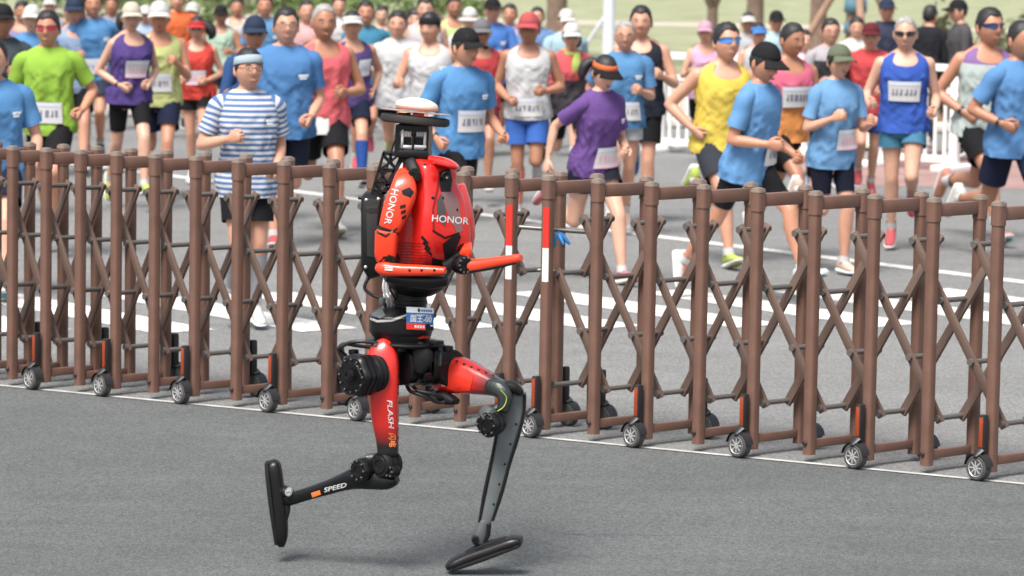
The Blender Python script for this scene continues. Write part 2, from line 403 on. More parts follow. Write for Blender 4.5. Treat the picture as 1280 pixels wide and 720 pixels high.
# caster pieces, local to the post foot; sgn -1 = camera side
WR = .061
def caster_meshes(sg):
    D = FR*sg; c = vec(D*.085)
    br = Buf(); box(br, vec(D*.058)+vec((0, 0, .213)), (.036, .030, .180), axf, .005)
    tube(br, [c+vec(-D*.02)+vec((0, 0, WR+.07)), c+vec((0, 0, WR+.075)), c+vec(D*.02)+vec((0, 0, WR+.06))], [.02, .03, .018], 8, flat=.5)
    V = []                                                            # mudguard: part of a hoop over the tyre
    for h in (-.027, .027):
        for j in range(11):
            a = math.pi*(.04+.92*j/10); V.append(c+vec(D*h)+vec((0, 0, WR))+vec(SIDE)*(.0665*math.cos(a))+np.array((0, 0, .0665*math.sin(a))))
    br.add(V, [(j, j+1, j+12, j+11) for j in range(10)])
    ty = Buf(); lathe(ty, c+vec((0, 0, WR)), vec(D), [(-.022, .040), (-.024, .052), (-.018, .059), (0, WR-.001), (.018, .059), (.024, .052), (.022, .040)], 28)
    ri = Buf(); lathe(ri, c+vec((0, 0, WR)), vec(D), [(.012, 0), (.024, .004), (.024, .010), (.019, .012), (.016, .030), (.020, .036), (.0245, .041), (.018, .043)], 24)
    for k in range(8):
        a = k*math.pi/4; q = vec(SIDE)*math.cos(a)+np.array((0, 0, math.sin(a))); t2 = np.cross(vec(D), q)
        box(ri, c+vec((0, 0, WR))+vec(D*.020)+q*.022, (.024, .006, .008), (q, t2, vec(D)))
    rf = Buf(); box(rf, vec(D*.0775)+vec((0, 0, .222)), (.004, .022, .138), axf, .001)
    out = []
    for nm, q, mm in (('caster', br, BLACK), ('tyre', ty, RUBBER), ('rim', ri, RIMM), ('reflector', rf, REFL)):
        me = sharp(q.mesh(nm)); me.materials.append(mm); out.append(me)
    return out
CAST = {-1: caster_meshes(-1), 1: caster_meshes(1)}
LEV = [1.07, .80, .525, .25]
def barrier(pxs, casters, label, tape):
    pos = [post_at(p) for p in pxs]; N = len(pos)
    root = thing('folding_barrier', label, 'barrier', pos[0], 0, 'folding barrier sections across the road')
    P0 = pos[0]
    def at(u, fr): 
        i = min(max(int(math.floor(u)), 0), N-2); q = pos[i]+(pos[i+1]-pos[i])*(u-i); return q-P0+FR*(FLEN*fr)
    for i, p in enumerate(pos):
        for e in (0, 1):
            o = obj('post', POST_ME, None, root, p-P0+FR*(FLEN*e)); obj('post_cap', CAP_ME, None, o)
            if e == 0: obj('bolt', BOLT_ME, None, o)
            if e == 0 and i == tape:
                for nm, z0, z1, mm in (('red_tape', .93, 1.13, TAPE_R), ('white_tape', .765, .93, TAPE_W)):
                    q = Buf(); q.add([vec(FR*(.0282*math.copysign(abs(math.cos(a_))**.6, math.cos(a_)))+SIDE*(.0282*math.copysign(abs(math.sin(a_))**.6, math.sin(a_))))+np.array((0, 0, zz)) for zz in (z0, z1) for a_ in np.linspace(1.95, 3.2, 10)], [(j_, j_+1, j_+11, j_+10) for j_ in range(9)]); o2 = obj(nm, q.mesh(nm), mm, o)
            if i in casters:
                me = CAST[1 if e else -1]; c = obj('caster', me[0], None, root, p-P0+FR*(FLEN*e))
                for k, nm in ((1, 'tyre'), (2, 'rim'), (3, 'reflector')): obj(nm, me[k], None, c)
        obj('top_rail', TOP_ME, None, root, p-P0); obj('bottom_rail', BOT_ME, None, root, p-P0)
    joints = set()
    def bar(u0, sl, fr):
        ts = [k for k in range(4) if 0 <= round(u0+sl*1.5*k/3, 3) <= N-1]
        if len(ts) < 2: return
        a, c = ts[0], ts[-1]
        pa, pc = at(u0+sl*.5*a, fr), at(u0+sl*.5*c, fr); pa.z, pc.z = LEV[a], LEV[c]
        for k in ts: joints.add((round(u0+sl*.5*k, 3), k))
        d = (pc-pa).normalized(); L = (pc-pa).length+.045
        nrm = FR; s = d.cross(nrm).normalized(); nrm = s.cross(d)
        q = Buf(); box(q, vec((pa+pc)/2), (L, .043, .019), (vec(d), vec(s), vec(nrm)), .004); obj('lattice_bar', sharp(q.mesh('lattice_bar')), BROWN2, root)
    for i in range(-2, N+2):
        bar(i-.5, 1, .24); bar(i+.5, -1, .76)
    for u, k in sorted(joints):
        a, c = at(u, .17), at(u, .83); a.z = c.z = LEV[k]
        q = Buf(); ax = vec((c-a).normalized()); L = (c-a).length
        lathe(q, vec(a), ax, [(0, 0), (0, .017), (.016, .0175), (.016, .0125), (L-.016, .0125), (L-.016, .0175), (L, .017), (L, 0)], 10); obj('cross_rod', sharp(q.mesh('cross_rod')), RODM, root)
    return root, pos
LEFT_PX = [-68, -26, 16, 58, 101, 146, 194, 245, 298, 355, 412, 467, 523, 580, 640]
RIGHT_PX = [686, 748, 815, 880, 948, 1020, 1094, 1168, 1249, 1332]
lroot, lpos = barrier(LEFT_PX, {1, 3, 5, 7, 9, 11, 14}, 'left section of brown folding barrier, behind the robot, up to the first taped post', 14)
rroot, rpos = barrier(RIGHT_PX, {0, 2, 4, 6, 8}, 'right section of brown folding barrier, right of the robot from the second taped post', 0)
# latch rods that join the two sections
t = thing('latch', 'steel latch rods joining the two barrier sections', 'latch', lpos[-1])
for fr, z0 in ((.05, 1.02), (.45, .80)):
    q = Buf(); a = FR*(FLEN*fr)+Vector((.03, 0, z0)); c = rpos[0]-lpos[-1]+FR*(FLEN*(fr+.05))+Vector((.19, .08, z0-.02))
    tube(q, [vec(a), vec(c)], [.011, .011], 8); obj('latch_rod', q, RODM, t)
# blue ribbon tied on the rod
rp = rpos[0]+Vector((.055, .05, 1.0)); q = Buf()
for k in range(5):
    a = k*1.25; tube(q, [(0, 0, 0), (.02*math.cos(a), .015*math.sin(a), -.015), (.04*math.cos(a)+.01, .02*math.sin(a), -.05-.015*(k % 2))], [.007, .012, .008], 6, flat=.3)
o = obj('ribbon', q, mat('bright blue ribbon', (.02, .17, .42), .6), None, rp); tag(o, 'small blue ribbon tied to the latch rod right of the second taped post', 'ribbon')
# ================================================================ ROBOT
heel = on_z(565, 713); YR = heel.y
RB = Vector((on_z(500, 726).x, YR, 0))
robot = thing('running_robot', 'red and black two legged robot striding on the asphalt, white dome on top', 'robot', RB)
S = F_PX/YR                                    # pixels per metre at the robot
def P(px, py, dy=0.0): return vec(on_y(px, py, YR+dy)-RB)
RED = mat('red gloss paint', (.62, .016, .012), .28, coat=.6, var=.04, scale=12)
ORNG = mat('orange red gloss paint', (.72, .045, .012), .33, coat=.35, var=.04, scale=12)
RBLK = mat('satin black casing', (.006, .006, .007), .34, coat=.0, spec=.35, bump=.04, bscale=90)
RBLK2 = mat('matt black casing', (.009, .009, .010), .55, spec=.25, bump=.06, bscale=150)
RGRY = mat('grey cast metal', (.085, .096, .098), .42, metal=.3, var=.12, scale=18, bump=.06, bscale=120)
SILV = mat('bare aluminium', (.55, .56, .56), .35, metal=.7)
CREAM = mat('cream dome plastic', (.62, .56, .47), .4)
PINK = mat('pale pink plastic', (.50, .27, .22), .5)
WHT = mat('white lettering', (.62, .62, .62), .5)
ORL = mat('orange lettering', (.80, .20, .04), .5)
PANEL = mat('grey chest panel', (.20, .11, .11), .35, coat=.4)
AX = unit((.68, .73, 0)); FW = unit((.73, -.68, 0))            # hip axis (near hip to far hip), facing
def fade(name, c0, c1, a, b_):
    """paint that fades along the line a-b (object space)"""
    M = mat(name, c0, .3, coat=.5); n = M.node_tree; b = n.nodes['Principled BSDF']
    tc = n.nodes.new('ShaderNodeTexCoord'); d = b_-a; L = float(d.dot(d))
    dt = n.nodes.new('ShaderNodeVectorMath'); dt.operation = 'DOT_PRODUCT'
    sb = n.nodes.new('ShaderNodeVectorMath'); sb.operation = 'SUBTRACT'; sb.inputs[1].default_value = tuple(a)
    n.links.new(tc.outputs['Object'], sb.inputs[0]); n.links.new(sb.outputs[0], dt.inputs[0]); dt.inputs[1].default_value = tuple(d/L)
    cr = n.nodes.new('ShaderNodeValToRGB'); cr.color_ramp.elements[0].color = (*c0, 1); cr.color_ramp.elements[1].color = (*c1, 1)
    cr.color_ramp.elements[0].position, cr.color_ramp.elements[1].position = .02, .98
    n.links.new(dt.outputs['Value'], cr.inputs[0]); n.links.new(cr.outputs[0], b.inputs['Base Color']); return M
def plank(buf, rows, n=16, expo=3.2, steps=None, caps=True):
    """rows of (px, py, dy, half width px, half depth m): a limb with squarish section lying roughly in the picture plane"""
    rows = np.asarray(rows, float)
    if steps: rows = catmull(rows, steps)
    C = np.array([P(r[0], r[1], r[2]) for r in rows]); m = len(rows); V = []
    def ring(c, t, hw, hd):
        u = unit(np.cross((0, 1, 0), t)); v = unit(np.cross(t, u))
        for j in range(n):
            a = 2*math.pi*j/n; x, y = math.cos(a), math.sin(a)
            x, y = math.copysign(abs(x)**(2/expo), x), math.copysign(abs(y)**(2/expo), y); V.append(c+u*hw*x+v*hd*y)
    T = [unit(C[min(i+1, m-1)]-C[max(i-1, 0)]) for i in range(m)]
    hw, hd = rows[:, 3]/S, rows[:, 4]; cnt = 0
    e = min(hw[0], hd[0])*.35
    ring(C[0]-T[0]*e, T[0], hw[0]*.72, hd[0]*.72); cnt += 1
    for i in range(m): ring(C[i], T[i], hw[i], hd[i]); cnt += 1
    e = min(hw[-1], hd[-1])*.35
    ring(C[-1]+T[-1]*e, T[-1], hw[-1]*.72, hd[-1]*.72); cnt += 1
    buf.add(V, ring_faces(cnt, n)); return buf
def part(name, buf, material, parent=None, ang=40):
    o = obj(name, buf, material, parent or robot); sharp(o, ang); return o
def motor(name, px, py, dy, r_px, depth, axis=AX, parent=None, lobes=0, amp=0, bolts=8, material=None, prof=None):
    c = P(px, py, dy); r = r_px/S; h = depth/2
    q = Buf(); prof = prof or [(-h, 0), (-h, r*.35), (-h-.004, r*.38), (-h-.004, r*.62), (-h, r*.66), (-h, r*.86), (-h+.008, r*.97), (-h*.4, r), (-h*.4, r*.94), (-h*.25, r*.94), (-h*.25, r), (h*.3, r), (h*.3, r*.95), (h*.45, r*.95), (h*.45, r), (h-.006, r), (h, r*.93), (h, 0)]
    lathe(q, c, axis, prof, 36, lobes, amp); o = part(name, q, material or RBLK, parent)
    if bolts:
        q = Buf(); a = unit(axis); u = unit(np.cross(a, (0, 0, 1))); v = np.cross(a, u)
        for k in range(bolts):
            t = 2*math.pi*k/bolts; lathe(q, c-a*(h+.001)+(u*math.cos(t)+v*math.sin(t))*r*.77, -a, [(0, .0055), (.005, .0055), (.007, .003), (.007, 0)], 7)
        kind(obj('bolt_ring', q, mat('dark steel bolt', (.06, .06, .062), .4, metal=.4), o), 'stuff')
    return o
def bvh_of(*objs):
    vs_, fs, off = [], [], 0
    for o in objs:
        vs_ += [tuple(v.co) for v in o.data.vertices]; fs += [tuple(i+off for i in p.vertices) for p in o.data.polygons]; off = len(vs_)
    return BVHTree.FromPolygons(vs_, fs)
def project(px, py, tree, lift=.0022, fallback=0):
    o = CAM-RB; d = ray(px, py).normalized(); h = tree.ray_cast(o, d)
    if h[0] is None: return vec(on_y(px, py, YR+fallback)-RB), False
    nn = h[1] if h[1].dot(d) < 0 else -h[1]
    return vec(h[0]+nn*lift), True
def decal(name, poly, material, tree, parent, cuts=3, lift=.0022, thick=0):
    """flat marking given by its outline, laid on the surface it is printed on"""
    bm = bmesh.new(); f = bm.faces.new([bm.verts.new((p[0], p[1], 0)) for p in poly])
    bmesh.ops.triangulate(bm, faces=[f])
    bmesh.ops.subdivide_edges(bm, edges=list(bm.edges), cuts=cuts, use_grid_fill=True)
    bm.verts.index_update(); q = Buf(); V = []; ok = {}
    for v in bm.verts:
        p, hit = project(v.co.x, v.co.y, tree, lift); V.append(p); ok[v.index] = hit
    F = [tuple(v.index for v in g.verts) for g in bm.faces if all(ok[v.index] for v in g.verts)]; bm.free()
    if not F: return None
    q.add(V, F); return obj(name, q.mesh(name), material, parent)
def text_px(name, s, cx, cy, size, ang, material, tree, parent, shear=0, stretch=1.0, bold=.012, lift=.0028):
    """lettering: size = cap height in px, ang = reading direction in degrees clockwise"""
    cu = bpy.data.curves.new(name, 'FONT'); cu.body = s; cu.align_x = 'CENTER'; cu.align_y = 'CENTER'; cu.offset = bold; cu.shear = shear; cu.resolution_u = 3
    o = bpy.data.objects.new(name, cu); COL.objects.link(o); dg = bpy.context.evaluated_depsgraph_get(); dg.update()
    me = bpy.data.meshes.new_from_object(o.evaluated_get(dg)); bpy.data.objects.remove(o); bpy.data.curves.remove(cu)
    k = size/.70; ca, sa = math.cos(R_(ang)), math.sin(R_(ang)); V = []; ok = []
    for v in me.vertices:
        x, y = v.co.x*k*stretch, -v.co.y*k
        p, hit = project(cx+x*ca-y*sa, cy+x*sa+y*ca, tree, lift); V.append(p); ok.append(hit)
    F = [tuple(p.vertices) for p in me.polygons if all(ok[i] for i in p.vertices)]
    q = Buf(); q.add(V, F); bpy.data.meshes.remove(me)
    return obj(name, q.mesh(name, False), material, parent)
def cable(name, pts, r, parent=None, material=None):
    q = Buf(); tube(q, [P(*p) for p in pts], [r]*len(pts), 8, steps=len(pts)*6); return obj(name, q, material or BLACK, parent or robot)

# --- torso shell
def loft_px(rows, n=40, expo=2.5, steps=40, yaw=0.0):
    rows = catmull(np.asarray(rows, float), steps); q = Buf(); V = []
    A_ = [2*math.pi*j/n for j in range(n)]; cy, sy = math.cos(yaw), math.sin(yaw)
    sec = [(math.copysign(abs(math.sin(a))**(2/expo), math.sin(a)), -math.copysign(abs(math.cos(a))**(2/expo), math.cos(a))) for a in A_]
    sec = [(u*cy-v*sy, u*sy+v*cy) for u, v in sec]; mxs, mys = max(abs(u) for u, v in sec), max(abs(v) for u, v in sec)
    for y, x0, x1, dy, hd in rows:
        c = P((x0+x1)/2, y, dy); hw = (x1-x0)/2/S
        for u, v in sec: V.append(c+np.array((hw*u/mxs, hd*v/mys, 0)))
    q.add(V, ring_faces(len(rows), n)); return q
q = Buf(); plank(q, [(540, 199, -.07, 5, .03), (556, 203, -.10, 6, .045), (568, 208, -.115, 4.5, .04), (572, 211, -.12, 2, .03)], expo=3, steps=10); part('chest_hood', q, RED)
torso = part('torso_shell', loft_px([(195, 512, 540, .0, .045), (198, 506, 553, -.01, .07), (203, 504, 565, -.02, .10), (210, 503, 570, -.02, .115), (228, 502, 572, -.02, .125), (246, 498, 580, -.02, .134), (266, 493, 585, -.02, .142),
    (290, 490, 589, -.02, .142), (306, 489, 587, -.02, .132), (322, 488, 581, -.015, .12), (334, 488, 572, -.01, .10), (343, 492, 560, 0, .085)], expo=4.6, yaw=R_(38), n=56), RED)
tt = bvh_of(torso)
decal('air_intake', [(549, 215), (562, 210), (565, 225), (563, 240), (551, 240), (548, 226)], RBLK, tt, torso, 4)
q = Buf(); lathe(q, P(557, 220, -.135), (.2, -1, .1), [(-.03, 0), (-.03, .017), (.008, .017), (.012, .013), (.008, .010), (.004, 0)], 18); part('chest_sensor', q, RBLK, torso)
decal('chest_panel', [(551, 240), (566, 240), (573, 252), (578, 288), (572, 294), (557, 262)], PANEL, tt, torso, 4, .002)
decal('chest_panel', [(551, 242), (557, 264), (556, 284), (546, 268), (546, 252)], mat('dark grey chest panel', (.07, .065, .065), .4), tt, torso, 3, .0022)
decal('vent_slot', [(553, 305), (572, 290), (576, 296), (566, 322), (556, 326)], RBLK2, tt, torso, 4)
decal('lower_panel', [(540, 322), (556, 326), (566, 322), (574, 306), (580, 304), (575, 328), (560, 338), (540, 339)], RBLK2, tt, torso, 4, .0024)
for k in range(3):
    decal('vent_slot', [(528+k*2, 294+k*7), (536+k*2, 303+k*7), (535+k*2, 306+k*7), (526+k*2, 297+k*7)], RBLK2, tt, torso, 2)
decal('seam_line', [(541, 287), (556, 296), (574, 290), (574, 292), (556, 299), (540, 289)], RBLK, tt, torso, 3)
decal('seam_line', [(548, 214), (546, 235), (540, 262), (541, 287), (543, 287), (542, 262), (548, 236), (550, 214)], mat('dark red seam', (.18, .008, .008), .5), tt, torso, 3)
for k in range(9):
    y = 303+k*3.6; decal('rib', [(497, y), (535, y+.8), (535, y+2.2), (497, y+1.4)], mat('dark red rib', (.30, .012, .01), .45), tt, torso, 3)
decal('white_stripe', [(505, 230), (509, 214), (512, 214), (508, 236)], WHT, tt, torso, 2)
for p in ((531, 206), (553, 247), (541, 247), (571, 262)):
    c, _ = project(p[0], p[1], tt, 0); q = Buf(); lathe(q, c, (0, -1, 0), [(-.004, .006), (.003, .006), (.004, .003), (.004, 0)], 10); obj('bolt', q, RBLK, torso)
text_px('lettering', 'HONOR', 562, 275, 8.6, 5, WHT, tt, torso, 0, 1.0, .006)
# dark lower chest
belly = part('lower_body', loft_px([(338, 482, 566, .0, .10), (345, 478, 561, 0, .11), (353, 482, 558, 0, .10), (360, 488, 555, 0, .09), (366, 494, 546, 0, .075), (369, 497, 540, 0, .065)], steps=14), RBLK)
q = Buf(); plank(q, [(552, 334, -.03, 9, .09), (566, 326, -.02, 8, .09), (578, 314, 0, 4, .07)], steps=8); part('side_cover', q, RBLK2)
q = Buf(); plank(q, [(576, 232, .06, 6, .05), (583, 262, .06, 8, .07), (586, 295, .06, 8, .07), (582, 322, .06, 6, .05)], steps=10); part('far_side_panel', q, RED)
# --- back pack and rear bracket
q = Buf(); plank(q, [(466, 246, .05, 14, .10), (465, 260, .05, 13, .115), (464, 300, .05, 12, .115), (465, 330, .05, 13, .11), (469, 342, .05, 9, .09)], expo=6); pack = part('back_pack', q, RBLK2)
tp = bvh_of(pack)
decal('access_panel', [(458, 258), (472, 256), (470, 322), (459, 320)], mat('black panel', (.018, .018, .019), .5), tp, pack, 3)
for p in ((458, 250), (473, 249), (457, 334), (471, 336)):
    c, _ = project(*p, tp, 0); q = Buf(); lathe(q, c, (0, -1, 0), [(-.004, .007), (.003, .007), (.004, 0)], 10); obj('bolt', q, SILV, pack)
q = Buf(); box(q, P(455, 247, .02), (.045, .05, .014), None, .004); obj('hinge', q, RBLK, pack)
br = Buf()
def beam(b, a, c, wpx, dep, dy=.02):
    pa, pc = P(a[0], a[1], dy), P(c[0], c[1], dy); d = unit(pc-pa); s = unit(np.cross((0, 1, 0), d)); box(b, (pa+pc)/2, (np.linalg.norm(pc-pa)+wpx/S*.4, wpx/S, dep), (d, s, np.cross(d, s)))
for a, c, wd in (((480, 190), (463, 248), 3), ((503, 193), (478, 244), 4), ((480, 191), (514, 194), 4), ((474, 213), (497, 213), 3), ((470, 229), (488, 230), 3), ((467, 240), (483, 240), 3), ((489, 191), (483, 212), 2.2), ((481, 213), (472, 245), 2.2),
                 ((480, 195), (496, 212), 2), ((476, 214), (484, 230), 2), ((498, 194), (476, 212), 2), ((470, 232), (480, 244), 2), ((484, 214), (470, 229), 1.6)):
    beam(br, a, c, wd, .10, .03)
part('rear_bracket', br, RBLK2)
cable('cable', [(512, 190, .0), (503, 200, -.02), (495, 214, -.02), (489, 232, 0), (480, 240, .03)], .005)
cable('cable', [(497, 170, .0), (492, 180, 0), (489, 192, .0), (490, 206, .0)], .004)
cable('cable', [(470, 338, .02), (459, 350, .0), (456, 361, 0), (466, 369, 0), (478, 374, 0), (482, 384, .02)], .007)
for k, x in enumerate((481, 485, 489)):
    cable('cable', [(x, 346, -.03), (x-2, 360, -.04), (x+2+k, 372, -.03), (x+6, 382, 0)], .0045, None, WHT if k < 2 else BLACK)
# --- head
hd = Buf()
def bpx(b, x0, y0, x1, y1, d0, d1, bev=.0, lean=-.06):
    pa, pc = P(x0, y0, (d0+d1)/2), P(x1, y1, (d0+d1)/2); ca = (pa+pc)/2
    ax0 = unit((.996, -.08, lean*.35)); ax2 = unit((lean*-.6, 0, 1)); ax1 = unit(np.cross(ax2, ax0)); box(b, ca, (abs(x1-x0)/S, abs(d1-d0), abs(y1-y0)/S), (ax0, ax1, ax2), bev)
bpx(hd, 496, 158, 502, 193, -.07, .07); bpx(hd, 533, 160, 538, 195, -.07, .07); bpx(hd, 497, 156, 538, 163, -.075, .075); bpx(hd, 497, 186, 538, 196, -.075, .075, .006)
bpx(hd, 515.5, 163, 518, 187, -.066, -.05); bpx(hd, 504, 171, 515, 182, -.05, .0); bpx(hd, 519, 171, 530, 182, -.05, .0); lathe(hd, P(517, 167, -.068), (0, -1, 0), [(-.01, 0), (-.01, .013), (.0, .013), (.003, .008), (.003, 0)], 14)
head = part('head_frame', hd, RBLK)
q = Buf(); bpx(q, 502, 162, 504.5, 185, -.076, -.05); bpx(q, 530, 162, 533, 185, -.076, -.05); bpx(q, 502, 181.5, 515, 185, -.076, -.05); bpx(q, 518.5, 181.5, 533, 185, -.076, -.05)
for k in range(4): bpx(q, 505.3+k*2.5, 162.5, 506.8+k*2.5, 170, -.07, -.05); bpx(q, 521+k*2.4, 162.5, 522.5+k*2.4, 170, -.07, -.05)
obj('inner_bracket', q, mat('pale grey bracket', (.6, .62, .62), .5), head)
TILT = unit((.085, .042, 1))
q = Buf(); lathe(q, P(519, 148.5, 0), TILT, [(-.017, 0), (-.019, .088), (-.021, .118), (-.016, .131), (-.004, .134), (.008, .131), (.012, .122), (.010, .09), (.010, 0)], 48); part('antenna_ring', q, mat('dark grey foam ring', (.022, .019, .019), .7, bump=.1, bscale=120))
q = Buf(); lathe(q, P(520, 140.5, 0), TILT, [(0, 0), (0, .132), (.002, .136), (.004, .132), (.004, 0)], 48); plate = part('antenna_plate', q, mat('tan plate', (.36, .26, .22), .5))
q = Buf(); box(q, P(523, 143.5, -.09), (.045, .05, .014), None, .004); obj('red_clip', q, TAPE_R, plate)
q = Buf(); box(q, P(505, 143.5, -.07), (.05, .06, .014), None, .003); obj('clip', q, RBLK, plate)
q = Buf(); lathe(q, P(521, 138, 0), TILT, [(0, 0), (0, .076), (.008, .083), (.014, .083), (.015, .0825)], 40); part('dome_base', q, PINK)
q = Buf(); lathe(q, P(521, 133.5, 0), TILT, [(0, .083), (.006, .0825), (.014, .078), (.022, .066), (.030, .046), (.034, .024), (.035, 0)], 40); part('dome', q, CREAM)
q = Buf(); lathe(q, P(517, 193, 0), (0, 0, 1), [(-.03, .06), (.0, .058), (.01, .05), (.01, 0)], 20); part('neck', q, RBLK2)
# --- near arm: shoulder, upper arm, elbow, forearm lying across the body
q = Buf(); plank(q, [(513, 202, -.10, 7, .02), (517, 212, -.125, 8, .022), (519, 221, -.135, 8, .022)], steps=6); part('shoulder_bracket', q, RBLK2)
motor('shoulder_joint', 518, 219, -.155, 8.5, .03, (.1, 1, 0), None, 0, 0, 0)
q = Buf(); plank(q, [(503, 215, -.10, 5, .025), (505, 227, -.13, 12.5, .05), (504, 240, -.15, 17, .058), (497, 258, -.16, 17.5, .056), (491, 274, -.165, 15.5, .052), (487, 285, -.165, 13.8, .048)], expo=4.2, n=24, steps=22); arm = part('upper_arm', q, ORNG)
ta = bvh_of(arm)
decal('arm_recess', [(502, 238), (512, 234), (517, 240), (513, 247), (503, 243)], RBLK, ta, arm, 3)
for k in range(3): decal('arm_vent', [(500+k, 257+k*7), (507+k*.3, 255+k*6.5), (507, 259+k*6.5), (500+k, 261+k*7)], RBLK2, ta, arm, 2)
text_px('lettering', 'HONOR', 489, 258, 8.4, 103, WHT, ta, arm, 0, 1.0, .006)
q = Buf(); plank(q, [(486.5, 285, -.165, 13.8, .048), (485, 289, -.165, 14.2, .048)], expo=4); part('arm_joint', q, RBLK)
q = Buf(); plank(q, [(483.5, 290, -.165, 14.5, .052), (482.5, 305, -.165, 14, .05), (482, 318, -.16, 13.5, .048), (484, 327, -.155, 11, .042)], expo=4.2, n=24, steps=10); low = part('arm_lower', q, ORNG)
decal('seam_line', [(471, 288), (482, 294), (497, 284), (497, 286), (482, 296.5), (471, 291)], RBLK, bvh_of(low, arm), low, 3)
motor('elbow_joint', 485, 326, -.17, 12.5, .07, (.25, 1, .1), None, 0, 0, 0)
q = Buf(); plank(q, [(474, 334, -.19, 6, .03), (482, 336, -.20, 8.8, .035), (500, 337.5, -.21, 7.6, .034), (530, 338, -.225, 6.6, .03), (556, 338.5, -.235, 4.6, .026)], expo=3, steps=14); fa = part('forearm', q, ORNG)
tf = bvh_of(fa)
for x in (512, 527, 543):
    c, _ = project(x, 337.5, tf, 0); q = Buf(); lathe(q, c, (0, -1, 0), [(-.003, .0055), (.002, .0055), (.003, 0)], 10); obj('bolt', q, RBLK, fa)
for k in range(2): decal('small_print', [(481, 333.5+k*2.6), (491, 334.2+k*2.6), (491, 335.8+k*2.6), (481, 335.1+k*2.6)], WHT, tf, fa, 1)
q = Buf(); plank(q, [(484, 345, -.15, 7, .05), (510, 350, -.15, 9, .05), (540, 351, -.15, 10, .05), (558, 349, -.15, 8, .045)], expo=3.4, steps=10); part('forearm_casing', q, RBLK)
# --- far arm reaching forward
o = motor('far_elbow', 578, 331, -.17, 12, .05, unit((-.5, .85, 0)), None, 0, 0, 10)
q = Buf(); plank(q, [(582, 331, -.15, 10.5, .035), (591, 332.5, -.16, 8.8, .034), (620, 327.5, -.2, 6.6, .028), (650, 322.5, -.24, 5, .022)], expo=3, steps=12); far = part('far_forearm', q, ORNG)
q = Buf(); plank(q, [(588, 338.5, -.16, 3, .03), (620, 333.5, -.2, 2.6, .024), (646, 328, -.235, 1.8, .018)], expo=3, steps=8); part('far_forearm_casing', q, RBLK)
q = Buf(); plank(q, [(577, 290, .06, 5, .04), (583, 308, .02, 6, .05), (580, 324, -.08, 8, .05)], steps=8); part('far_upper_arm', q, ORNG)
# --- waist and pelvis
q = Buf(); lathe(q, P(513, 375, 0), (0, 0, 1), [(-.04, .0), (-.04, .062), (-.03, .066), (-.028, .062), (-.015, .062), (-.012, .066), (.0, .066), (.002, .062), (.018, .062), (.02, .067), (.04, .067), (.04, 0)], 32); part('waist', q, RBLK)
pel = part('pelvis', loft_px([(382, 484, 520, 0, .07), (384, 478, 526, 0, .085), (393, 462, 541, 0, .118), (396, 461, 541.5, 0, .12), (405, 461, 541.5, 0, .121), (413, 461, 541, 0, .12), (416, 463, 540, 0, .115), (420, 466, 539, 0, .112), (425, 470, 537, 0, .108)], steps=26, expo=2.7), RBLK)
tpv = bvh_of(pel)
decal('grey_trim', [(463, 396), (472, 400), (490, 399), (508, 393), (508, 395.5), (490, 402), (472, 403), (463, 399.5)], mat('light grey trim', (.34, .35, .35), .35), tpv, pel, 3)
decal('grey_cover', [(464, 393), (478, 386.5), (482, 395), (476, 398), (466, 396)], RGRY, tpv, pel, 3)
decal('red_lamp', [(521, 423), (528, 419), (537, 420), (536, 423)], TAPE_R, tpv, pel, 2)
q = Buf(); lathe(q, P(505, 427, 0), unit((.03, 0, 1)), [(-.010, 0), (-.010, .14), (-.002, .148), (.005, .146), (.008, .13), (.010, 0)], 40); part('pelvis_plate', q, RBLK)
# number bib wrapped round the pelvis front
LB = (508, 542, 383.5, 411.5)
def lab(u, v, off=0.0):
    x = LB[0]+(LB[1]-LB[0])*u; y = LB[2]+(LB[3]-LB[2])*v+1.6*u; return P(x, y, -.128-off+.045*max(0, u-.35)**1.6)
def patch(nm, u0, u1, v0, v1, material, off, parent=None, n=10):
    q = Buf(); V = [lab(u0+(u1-u0)*i/n, v0+(v1-v0)*j, off) for j in (0, 1) for i in range(n+1)]
    q.add(V, [(i, i+1, i+n+2, i+n+1) for i in range(n)]); return obj(nm, q, material, parent)
NAVY = mat('label blue', (.03, .13, .38), .45)
lb_ = patch('number_label', 0, 1, 0, 1, mat('label white', (.78, .82, .85), .45), 0, robot)
patch('blue_band', 0, 1, .25, .72, NAVY, .0015, lb_); patch('red_band', 0, .7, .72, 1, TAPE_R, .0015, lb_); patch('dark_band', .7, 1, .72, 1, RBLK, .0015, lb_)
lbt = bvh_of(lb_)
text_px('lettering', '国王-00', 526, 399, 7.0, 3, WHT, lbt, lb_, 0, .80, .02, .004)
q_ = patch('small_mark', .42, .5, .05, .2, RBLK, .002, lb_)
for k in range(5): patch('small_print', .54+k*.085, .60+k*.085, .09, .18, NAVY, .002, lb_)
for k in range(4): patch('small_print', .3+k*.1, .37+k*.1, .80, .92, WHT, .002, lb_)
for k in range(7): patch('small_print', .38+k*.08, .43+k*.08, .31, .36, WHT, .002, lb_)
patch('small_mark', .88, .98, .76, .82, WHT, .002, lb_)
